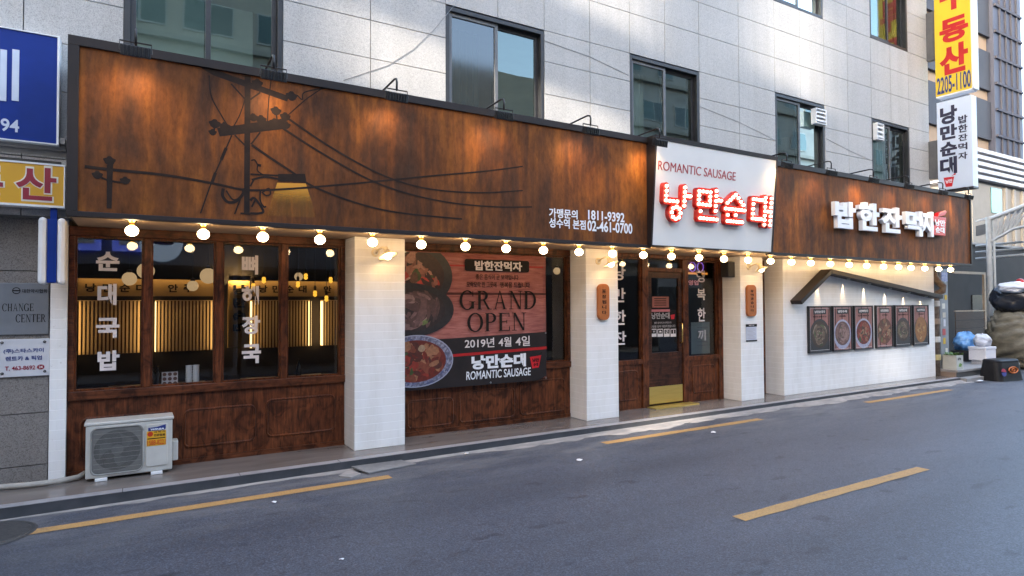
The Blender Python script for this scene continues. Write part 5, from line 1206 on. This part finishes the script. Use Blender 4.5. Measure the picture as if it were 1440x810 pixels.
MB().plate([(bx0+.08, .22), (bx0+.2, .21), (bx0+.24, .27), (bx0+.14, .30)], by0-.003, .002).build('printed_leaf', M('leaf_print', (.15, .28, .05), (.1, .2, .04), 12, .6), t)
t = thing('block_pier', 'brown block pier topped by a small grey meter box', 'pier', (17.5, 1.0, .15))
m = MB()
for k in range(7): m.box(17.25, 17.62, .85, 1.15, .152+.21*k, .152+.21*k+.203)
m.build('blocks', M('brown_block', (.15, .12, .10), (.10, .08, .065), 5, .8, 0, .2), t); MB().box(17.3, 17.58, .80, 1.10, 1.63, 1.95).build('meter_box', M('beige_meter', (.4, .4, .37), (.34, .34, .31), 5, .5), t, bevel=.01)
tag(MB().lathe((17.0, .75, .15), [(.17, 0), (.18, .02), (.16, .75), (.13, .80), (.001, .81)], 18).build('concrete_bollard', M('stained_concrete', (.2, .19, .17), (.13, .12, .11), 5, .9, 0, .3), smooth='auto'), 'stained grey concrete bollard on the stone step', 'bollard')
# tan gate frame with a plank gate
t = thing('plank_gate', 'tan metal gate frame holding a low dark plank gate', 'gate', (19.3, 1.5, 0))
TAN = M('tan_gate_metal', (.36, .28, .2), (.28, .21, .15), 8, .5); yg = 1.7
gxa, gxb = atY(1343, 420, yg).x, atY(1387, 420, yg).x; gzt = atY(1365, 382, yg).z
MB().box(gxb-.10, gxb, yg, yg+.06, ZR, gzt).box(gxa, gxb-.10, yg, yg+.06, gzt-.07, gzt).build('frame', TAN, t)
zg0, zg1 = atY(1370, 480, yg).z, atY(1370, 438, yg).z; m = MB(); n = 5
for k in range(n): z = .16+(zg1-.16)*k/n; m.box(gxa+.05, gxb-.11, yg+.01, yg+.04, z, z+(zg1-.16)/n-.02)
m.build('planks', M('dark_gate_plank', (.085, .062, .05), (.055, .04, .032), 4, .7, 0, .2, (1, 1, 8)), t); MB().box(gxa+.03, gxb-.101, yg, yg+.05, zg1+.002, zg1+.04).build('top_rail', TAN, t)
# rubbish
WB = M('white_plastic_bag', (.62, .63, .68), (.5, .51, .56), 7, .35, 0, .5); BB = M('blue_plastic_bag', (.05, .2, .5), (.2, .4, .65), 8, .3, 0, .5); KB = M('black_bin_bag', (.012, .014, .02), (.02, .024, .036), 6, .22, 0, .6)
def bag(name, c, r, mat, lab, cat, seed, sq=(1, 1, 1), group=None, boxy=0, rough=.16, folds=0):
    rnd = random.Random(seed); ph = [rnd.random()*6.28 for _ in range(16)]; m = MB(); n, k = 72, 44; c = Vector(c)
    sp = lambda v: math.copysign(abs(v)**(1-.5*boxy), v)
    for j in range(k+1):
        th = math.pi*j/k
        for i in range(n):
            a = 6.283*i/n; d = Vector((sp(math.sin(th))*sp(math.cos(a)), sp(math.sin(th))*sp(math.sin(a)), -sp(math.cos(th))))
            q = 1+rough*(.5*math.sin(3*a+ph[0]+2*th)+.4*math.sin(5*a+ph[1]-3*th)+.3*math.sin(7*th+ph[3]+2*a)+.22*abs(math.sin(6*a+ph[4]+5*th+1.5*math.sin(4*th+ph[5])))-.22*abs(math.sin(9*a-ph[6]-7*th+1.2*math.sin(5*a)))+.12*abs(math.sin(15*th+ph[7]+3*math.sin(2*a+ph[8]))))
            if folds: q += folds*(abs(math.sin(11*th+2.2*math.sin(2*a+ph[9])+1.1*math.sin(5*a+ph[10])))-.5)+folds*.6*(abs(math.sin(19*th+3*math.sin(3*a+ph[11])))-.5)
            p = Vector((d.x*r*q*sq[0], d.y*r*q*sq[1], d.z*r*q*sq[2])); p.z = max(p.z, -r*sq[2]*.82)
            m.v.append(c+p)
    for j in range(k):
        for i in range(n): m.f.append((j*n+i, j*n+(i+1) % n, (j+1)*n+(i+1) % n, (j+1)*n+i)); m.mi.append(0)
    o = m.build(name, mat, smooth=True); tag(o, lab, cat, group); return o
STYRO = M('styrofoam', (.72, .70, .72), (.64, .62, .65), 30, .8, 0, .1)
def at_g(u, v, z): return atZ(u, v, z)
p = at_g(1379, 513, .15); px0, py0 = 17.6, .05
t = thing('foam_box', 'lidded white foam box on the stone step carrying a white bag', 'foam box', (px0, py0, .15))
MB().box(px0-.17, px0+.24, py0-.14, py0+.16, .152, .24).build('base', STYRO, t, bevel=.01); MB().box(px0-.24, px0+.30, py0-.17, py0+.19, .241, .50).build('box', STYRO, t, bevel=.012); MB().box(px0-.25, px0+.31, py0-.18, py0+.20, .501, .565).build('lid', STYRO, t, bevel=.012)
bag('plastic_bag', (px0+.06, py0+.02, .70), .17, WB, 'white plastic bag resting on the foam box', 'bag', 3, (1.25, 1, .95), 'plastic bags in the rubbish')
CR = M('dark_crate', (.02, .022, .03), (.035, .035, .04), 8, .6)
t = tag(MB().box(17.85, 18.45, .42, .85, .152, .42).build('dark_crate', CR, bevel=.015), 'dark crate behind the foam box', 'crate')
bag('plastic_bag', (18.12, .62, .62), .26, BB, 'bright blue plastic bag on the dark crate', 'bag', 8, (1.2, 1, .95), 'plastic bags in the rubbish')
SACK = M('tan_woven_sack', (.19, .168, .122), (.09, .08, .058), 6, .6, 0, .6, (1, 1, 2))
bag('rubbish_sack', (20.0, .22, .60), .74, SACK, 'huge tan woven rubbish sack under the black bag', 'sack', 21, (.82, .82, 1.1), 'sacks in the rubbish heap', .55, .08, .10)
bag('rubbish_sack', (21.0, -1.0, .5), .75, SACK, 'second tan sack half cut by the right picture edge', 'sack', 33, (.8, .8, 1), 'sacks in the rubbish heap', .5, .08, .09)
bag('bin_bag', (19.95, .26, 1.70), .52, KB, 'large black bin bag on top of the tan sack', 'bag', 5, (.95, .95, .8), 'bin bags', rough=.1)
bag('bin_bag', (20.9, -.85, 1.62), .5, KB, 'dark bin bag at the right edge of the heap', 'bag', 6, (.9, .9, .8), 'bin bags', rough=.1)
bag('plastic_bag', (19.8, .15, 2.0), .36, WB, 'crumpled white sheet of plastic on the black bin bag', 'bag', 12, (1.25, 1, .45), 'plastic bags in the rubbish', rough=.14)
t = thing('black_tub', 'black rubber tub upside down with an orange ring emblem', 'tub', (16.7, -.72, ZR))
RUB = M('black_rubber', (.010, .010, .012), (.018, .018, .02), 5, .5, spec=.25)
a, b = at_g(1388, 536.5, ZR), at_g(1432, 533, ZR); cx_, cy_ = (a.x+b.x)/2+.06, (a.y+b.y)/2+.06; w = (b-a).length/2*.80; ang = math.atan2(b.y-a.y, b.x-a.x)
def rr2(hx, hy, r, z):
    P = []
    for sx_, sy_, a0 in ((1, 1, 0), (-1, 1, 90), (-1, -1, 180), (1, -1, 270)):
        for i in range(5): q = R(a0+22.5*i); P.append((sx_*(hx-r)+r*math.cos(q), sy_*(hy-r)+r*math.sin(q)))
    return [(cx_+x*math.cos(ang)-y*math.sin(ang), cy_+x*math.sin(ang)+y*math.cos(ang), z) for x, y in P]
m = MB(); L4 = [rr2(w, .25, .12, ZR+.001), rr2(w*.99, .24, .12, ZR+.05), rr2(w*.92, .19, .12, ZR+.40), rr2(w*.92, .19, .12, ZR+.44), rr2(w*.88, .16, .11, ZR+.47)]; n = len(L4[0])
for A, B in zip(L4, L4[1:]):
    for i in range(n): m.poly([A[i], A[(i+1) % n], B[(i+1) % n], B[i]])
m.poly(L4[-1]); m.build('body', RUB, t, smooth='auto')
def tubface(u, v, o=.0):      # point on the slanted tub front
    s, z = u, v; y = -.25+(z-.05)*.16-.008-o; return (cx_+s*math.cos(ang)-y*math.sin(ang), cy_+s*math.sin(ang)+y*math.cos(ang), ZR+z)
OR = M('orange_print', (.6, .16, .03), (.5, .13, .02), 9, .5)
m = MB(); m.tube([tubface(.05+.15*math.cos(k*.3142), .24+.065*math.sin(k*.3142)) for k in range(21)], .014, 6); m.build('ring_emblem', OR, t)
m = MB(); m.tube([tubface(.05+.05*math.cos(k*.3142), .24+.028*math.sin(k*.3142)) for k in range(21)], .012, 6); m.build('ring_emblem', OR, t)
q0 = [tubface(-w*.68+.085*math.cos(k*.2856), .20+.085*math.sin(k*.2856), .004) for k in range(22)]; MB().poly(q0[:11]).build('sticker_half', M('tub_red', (.4, .03, .06), None, 9, .5), t); MB().poly(q0[11:]+[q0[0]]).build('sticker_half', M('tub_blue', (.04, .05, .25), None, 9, .5), t)
# small lit pillar sign
q = atY(1431, 430, .4); sx_ = 22.2; q = atX(1431, 432, sx_)
t = thing('street_pillar_sign', 'small blue and white pillar sign with a red cap beyond the rubbish', 'sign', (sx_, q.y, 0))
q2, q3 = atX(1424.5, 400, sx_), atX(1438, 400, sx_); zc, zt2 = atX(1431, 431, sx_).z, atX(1431, 401, sx_).z; y0_, y1_ = q3.y, q2.y
MB().box(sx_, sx_+.3, (y0_+y1_)/2, y1_, zc, zt2).build('blue_panel', NAVY, t); MB().box(sx_, sx_+.3, y0_, (y0_+y1_)/2-.001, zc, zt2).build('white_panel', WHITE, t)
for k, ch in enumerate('호프맥주'): h = (zt2-zc)/4; text('lettering', ch, SF(sx_), -y1_+.03, -(y0_+y1_)/2-.03, zt2-h*(k+1)+.03, zt2-h*k-.03, LETTER_W, t, .03)
MB().lathe((sx_+.15, (y0_+y1_)/2, zt2), [(.10, 0), (.10, .12), (.07, .18), (.001, .2)], 16).build('cap', CUPRED, t, smooth='auto')
MB().tube([(sx_+.15, (y0_+y1_)/2, ZR), (sx_+.15, (y0_+y1_)/2, zc)], .05, 10).build('post', GREYFRAME, t)
# canopy and its post
CANM = M('galvanised_steel', (.5, .5, .49), (.4, .4, .39), 6, .45, .3); CANW = M('translucent_sheet', (.68, .70, .72), (.6, .62, .64), 2, .35)
t = thing('truss_canopy', 'white sheet canopy on a galvanised truss and post above the alley', 'canopy', (21, 1.0, 0))
xc = 20.6; pa = atX(1393, 440, xc); pt = atX(1393, 305, xc)
MB().tube([(xc, pa.y, ZR), (xc, pa.y, pt.z)], .07, 14).build('post', CANM, t, smooth='auto'); MB().tube([(xc, pa.y-.12, ZR), (xc, pa.y-.12, pt.z-.1)], .03, 10).build('post', CANM, t, smooth='auto')
A0, A1, A2 = atX(1393, 308, xc), atX(1440, 290, xc), atX(1500, 276, xc); B0, B1, B2 = atX(1393, 340, xc), atX(1425, 322, xc), atX(1500, 305, xc)
top_ = [A0.lerp(A1, k/5) for k in range(6)]+[A1.lerp(A2, k/5) for k in range(1, 6)]; bot_ = [B0.lerp(B1, k/5) for k in range(6)]+[B1.lerp(B2, k/5) for k in range(1, 6)]
m = MB(); m.tube(top_, .05, 8).tube(bot_, .04, 8)
for k in range(0, 10): m.tube([top_[k], bot_[k]], .025, 6, True).tube([bot_[k], top_[k+1]], .025, 6, True)
m.build('truss', CANM, t)
m = MB()
L_c = [atX(1372, 312, xc), atX(1393, 306, xc), atX(1440, 288, xc), atX(1500, 272, xc)]
for p1, p2 in zip(L_c, L_c[1:]): m.prism([p1, p2, p2+Vector((3.2, 0, .5)), p1+Vector((3.2, 0, .5))], [p1+Vector((0, 0, .04)), p2+Vector((0, 0, .04)), p2+Vector((3.2, 0, .54)), p1+Vector((3.2, 0, .54))])
m.build('roof_sheet', CANW, t)
m = MB(); e0, e1 = atX(1372, 318, xc-.02), atX(1393, 313, xc-.02); m.prism([e0, e1, e1+Vector((0, 0, -.28)), e0+Vector((0, 0, -.28))], [e0+Vector((.1, 0, 0)), e1+Vector((.1, 0, 0)), e1+Vector((.1, 0, -.28)), e0+Vector((.1, 0, -.28))]); m.build('gutter_box', GREYFRAME, t)
m = MB()
for k in range(3): p1, p2 = atX(1372, 346+k*9, xc+1), atX(1440, 340+k*9, xc+1); m.tube([p1, p2], .035, 6)
m.build('rail', CANM, t)
# louvred white building and beige building, beyond
yl = 8.0
t = thing('louvred_building', 'white building with dark horizontal louvre lines beyond the canopy', 'building', (30, yl, 0))
LW = M('white_panel_wall', (.42, .43, .46), (.37, .38, .41), 1, .5)
x0 = atY(1366, 230, yl).x; zA, zB = atY(1380, 258, yl).z, atY(1380, 212, yl).z; x1 = x0+26
nb_ = 5
for k in range(nb_): z = zA+(zB-zA)*k/nb_; MB().box(x0, x1, yl-.25, yl+6, z+.15, z+(zB-zA)/nb_).build('louvre_band', LW, t)
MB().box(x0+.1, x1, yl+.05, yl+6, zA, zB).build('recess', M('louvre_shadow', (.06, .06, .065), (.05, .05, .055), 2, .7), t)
MB().box(x0, x1, yl, yl+6, ZR, zA-.01).build('lower_wall', M('beige_render', (.27, .245, .21), (.23, .21, .18), 2, .7), t)
MB().box(atY(1393, 280, yl).x, atY(1408, 280, yl).x, yl-.04, yl-.001, atY(1400, 300, yl).z, atY(1400, 265, yl).z).build('window', M('teal_window', (.10, .26, .26), (.07, .2, .2), 1, .15), t)
for u in (1412, 1424, 1436): xx = atY(u, 280, yl).x; MB().box(xx-.12, xx+.12, yl-.12, yl-.001, 0, zA-.02).build('pilaster', M('pale_pilaster', (.33, .31, .28), None, 2, .7), t)
yh = 11.0
t = thing('high_rise', 'dark blue grey glazed high rise with tan bands at its corner', 'building', (60, yh, 0))
xL, xM = atY(1372, 100, yh).x, atY(1398, 100, yh).x; xR = atY(1437, 100, yh).x; H = atY(1400, -60, yh).z
MB().box(xM, xR, yh, yh+12, ZR, H).build('glass_wall', M('blue_grey_glass', (.055, .064, .10), (.038, .046, .075), .4, .5, spec=.12), t)
MB().box(xL-6, xM-.02, yh+.4, yh+12, ZR, H).build('tan_wall', M('tan_cladding', (.26, .205, .16), (.23, .18, .14), .5, .8, spec=.1), t)
fl_z = [atY(1385, v, yh).z for v in (205, 195, 125, 70, 5, -60)]
for z in [atY(1388, v, yh).z for v in (168, 98, 22, -55)]:
    hgt = 5.0; MB().box(xL-5.5, xM-.04, yh+.2, yh+.39, z-1.15, z+1.35).build('dark_window_band', M('dark_band_glass', (.05, .055, .07), (.035, .04, .055), .5, .6, spec=.1), t)
m = MB(); dz = fl_z[2]-fl_z[1]
for k in range(12): z = 2+k*1.7; m.box(xM+.1, xR-.1, yh-.12, yh-.01, z, z+.16)
for k in range(1, 5): xx = xM+(xR-xM)*k/5; m.box(xx-.05, xx+.05, yh-.10, yh-.012, ZR, H)
m.build('mullion_grid', M('grid_metal', (.055, .06, .085), (.045, .05, .07), 1, .7, spec=.1), t)

#@@OPPOSITE
# ------------------------------------------------------------------ the other side of the street (seen only as reflections and shade)
OPF = M('opposite_frame', (.4, .4, .39), None, 2, .5); OPL = M('opposite_ledge', (.33, .31, .28), None, 2, .8); OPG = [M('opposite_pane', c_, None, 1, .1) for c_ in ((.05, .10, .10), (.09, .14, .15), (.03, .05, .055))]
def opposite(x0, x1, h, col, lab, seed, y1=-9.0):
    rnd = random.Random(seed); t = thing('opposite_building', lab, 'building', ((x0+x1)/2, y1-3, 0), 'buildings across the street')
    MB().box(x0, x1, y1-6, y1, ZR, h).build('wall', M('opposite_wall', col, None, .8, .7), t)
    MB().box(x0+.1, x1-.1, y1+.001, y1+.05, .1, 2.6).build('dark_shopfront', M('opposite_dark_front', (.02, .02, .022), (.03, .03, .03), 1, .5), t)
    z = 4.2 if y1 < -15 else 3.6
    while z+1.6 < h:
        x = x0+.6
        while x+1.3 < x1:
            ww_ = rnd.choice((1.1, 1.5, 1.9)); f_ = MB().box(x, x+ww_, y1+.001, y1+.05, z, z+1.35).build('window', OPF, t)
            for q in range(2): MB().box(x+.06+q*ww_/2, x+ww_/2-.04+q*ww_/2, y1+.0505, y1+.06, z+.07, z+1.28).build('pane', OPG[rnd.randrange(3)], f_)
            x += ww_+rnd.choice((.6, .9, 1.3))
        MB().box(x0-.05, x1+.05, y1+.001, y1+.25, z-.55, z-.35).build('ledge', OPL, t)
        z += 2.9
    return t
opposite(-10, -2.6, 5.2, (.34, .31, .28), 'low brown grey building across the street, leftmost', 1)
opposite(-2.5, 2.2, 4.4, (.30, .31, .34), 'low grey building across the street with the fish sign', 2)
opposite(2.3, 9.5, 4.0, (.24, .24, .25), 'dark grey low building across the street', 3)
opposite(9.6, 16.5, 5.6, (.50, .45, .36), 'low beige building across the street', 4)
for (x0, x1, h, col, lab, sd) in ((-16, -3, 15, (.40, .42, .42), 'grey green tower behind the low row across the street', 5), (-1.5, 8, 17, (.42, .38, .32), 'beige tower behind the low row across the street', 6), (10, 22, 14, (.46, .40, .31), 'sand coloured tower behind the low row across the street', 7), (24, 62, 18, (.38, .36, .34), 'grey brown tower at the right across the street', 8)):
    opposite(x0, x1, h, col, lab, sd, -21.0)
t = thing('fish_sign', 'round white sign with a blue fish across the street', 'sign', (.52, -8.9, 2.8))
MB().lathe((.52, -8.94, 3.12), [(.001, .06), (.42, .06), (.45, .03), (.45, 0)], 36, Vector((0, 1, 0))).build('disc', EM('lit_white_disc', (.55, .75, 1), .12), t)
FB = Face((0, -8.87, 0), (-1, 0, 0), (0, 0, 1), (0, 1, 0))
m = MB(); m.poly([FB.p(a, b, 0) for a, b in ((-.80, 3.12), (-.66, 3.18), (-.54, 3.19), (-.50, 3.25), (-.45, 3.18), (-.32, 3.14), (-.24, 3.2), (-.26, 3.12), (-.24, 3.04), (-.32, 3.10), (-.5, 3.06), (-.7, 3.07))]); m.build('fish', NAVY, t)
t = thing('blue_frame_sign', 'blue framed sign boxes across the street', 'signboard', (-1, -8.9, 2.9))
for xx in (-1.0, -.1): m = MB(); m.box(xx-.35, xx+.35, -8.94, -8.90, 2.90, 3.5).build('blue_box', EM('lit_blue', (.03, .08, .8), .2), t); MB().box(xx-.22, xx+.22, -8.899, -8.89, 3.04, 3.36).build('white_field', WHITE, t)
# added unseen block, far left: its openings are shaped to throw the sun patches
BXX = -27
HOLES = [(-9.30, -8.0, 9.25, 10.15), (-9.40, -8.7, 11.5, 13.4), (-10.75, -10.05, 12.0, 14.0), (-11.42, -11.33, 12.3, 14.2), (-11.50, -11.2, 6.9, 7.6), (-10.15, -9.6, 5.45, 5.92)]
ys = sorted({-30, 8} | {q for h in HOLES for q in h[:2]}); zs = sorted({ZR, 40} | {q for h in HOLES for q in h[2:]}); m = MB()
for a, b in zip(ys, ys[1:]):
    for c, d in zip(zs, zs[1:]):
        ym, zm = (a+b)/2, (c+d)/2
        if not any(h[0] < ym < h[1] and h[2] < zm < h[3] for h in HOLES): m.box(BXX-.15, BXX, a, b, c, d)
for h, cov in zip(HOLES, (.054, .060, .061, .052, .078, .02)):  # bars added across the openings to weaken the sun patches
    z = h[2]
    while cov and z < h[3]: m.box(BXX-.11, BXX-.07, h[0]-.05, h[1]+.05, z, min(z+cov, h[3])); z += .1
tag(m.build('sun_patch_block', M('sun_patch_wall', (.25, .24, .23), None, .5, .8)), 'unseen block added at the far left, with gaps shaping the sun patches', 'building')
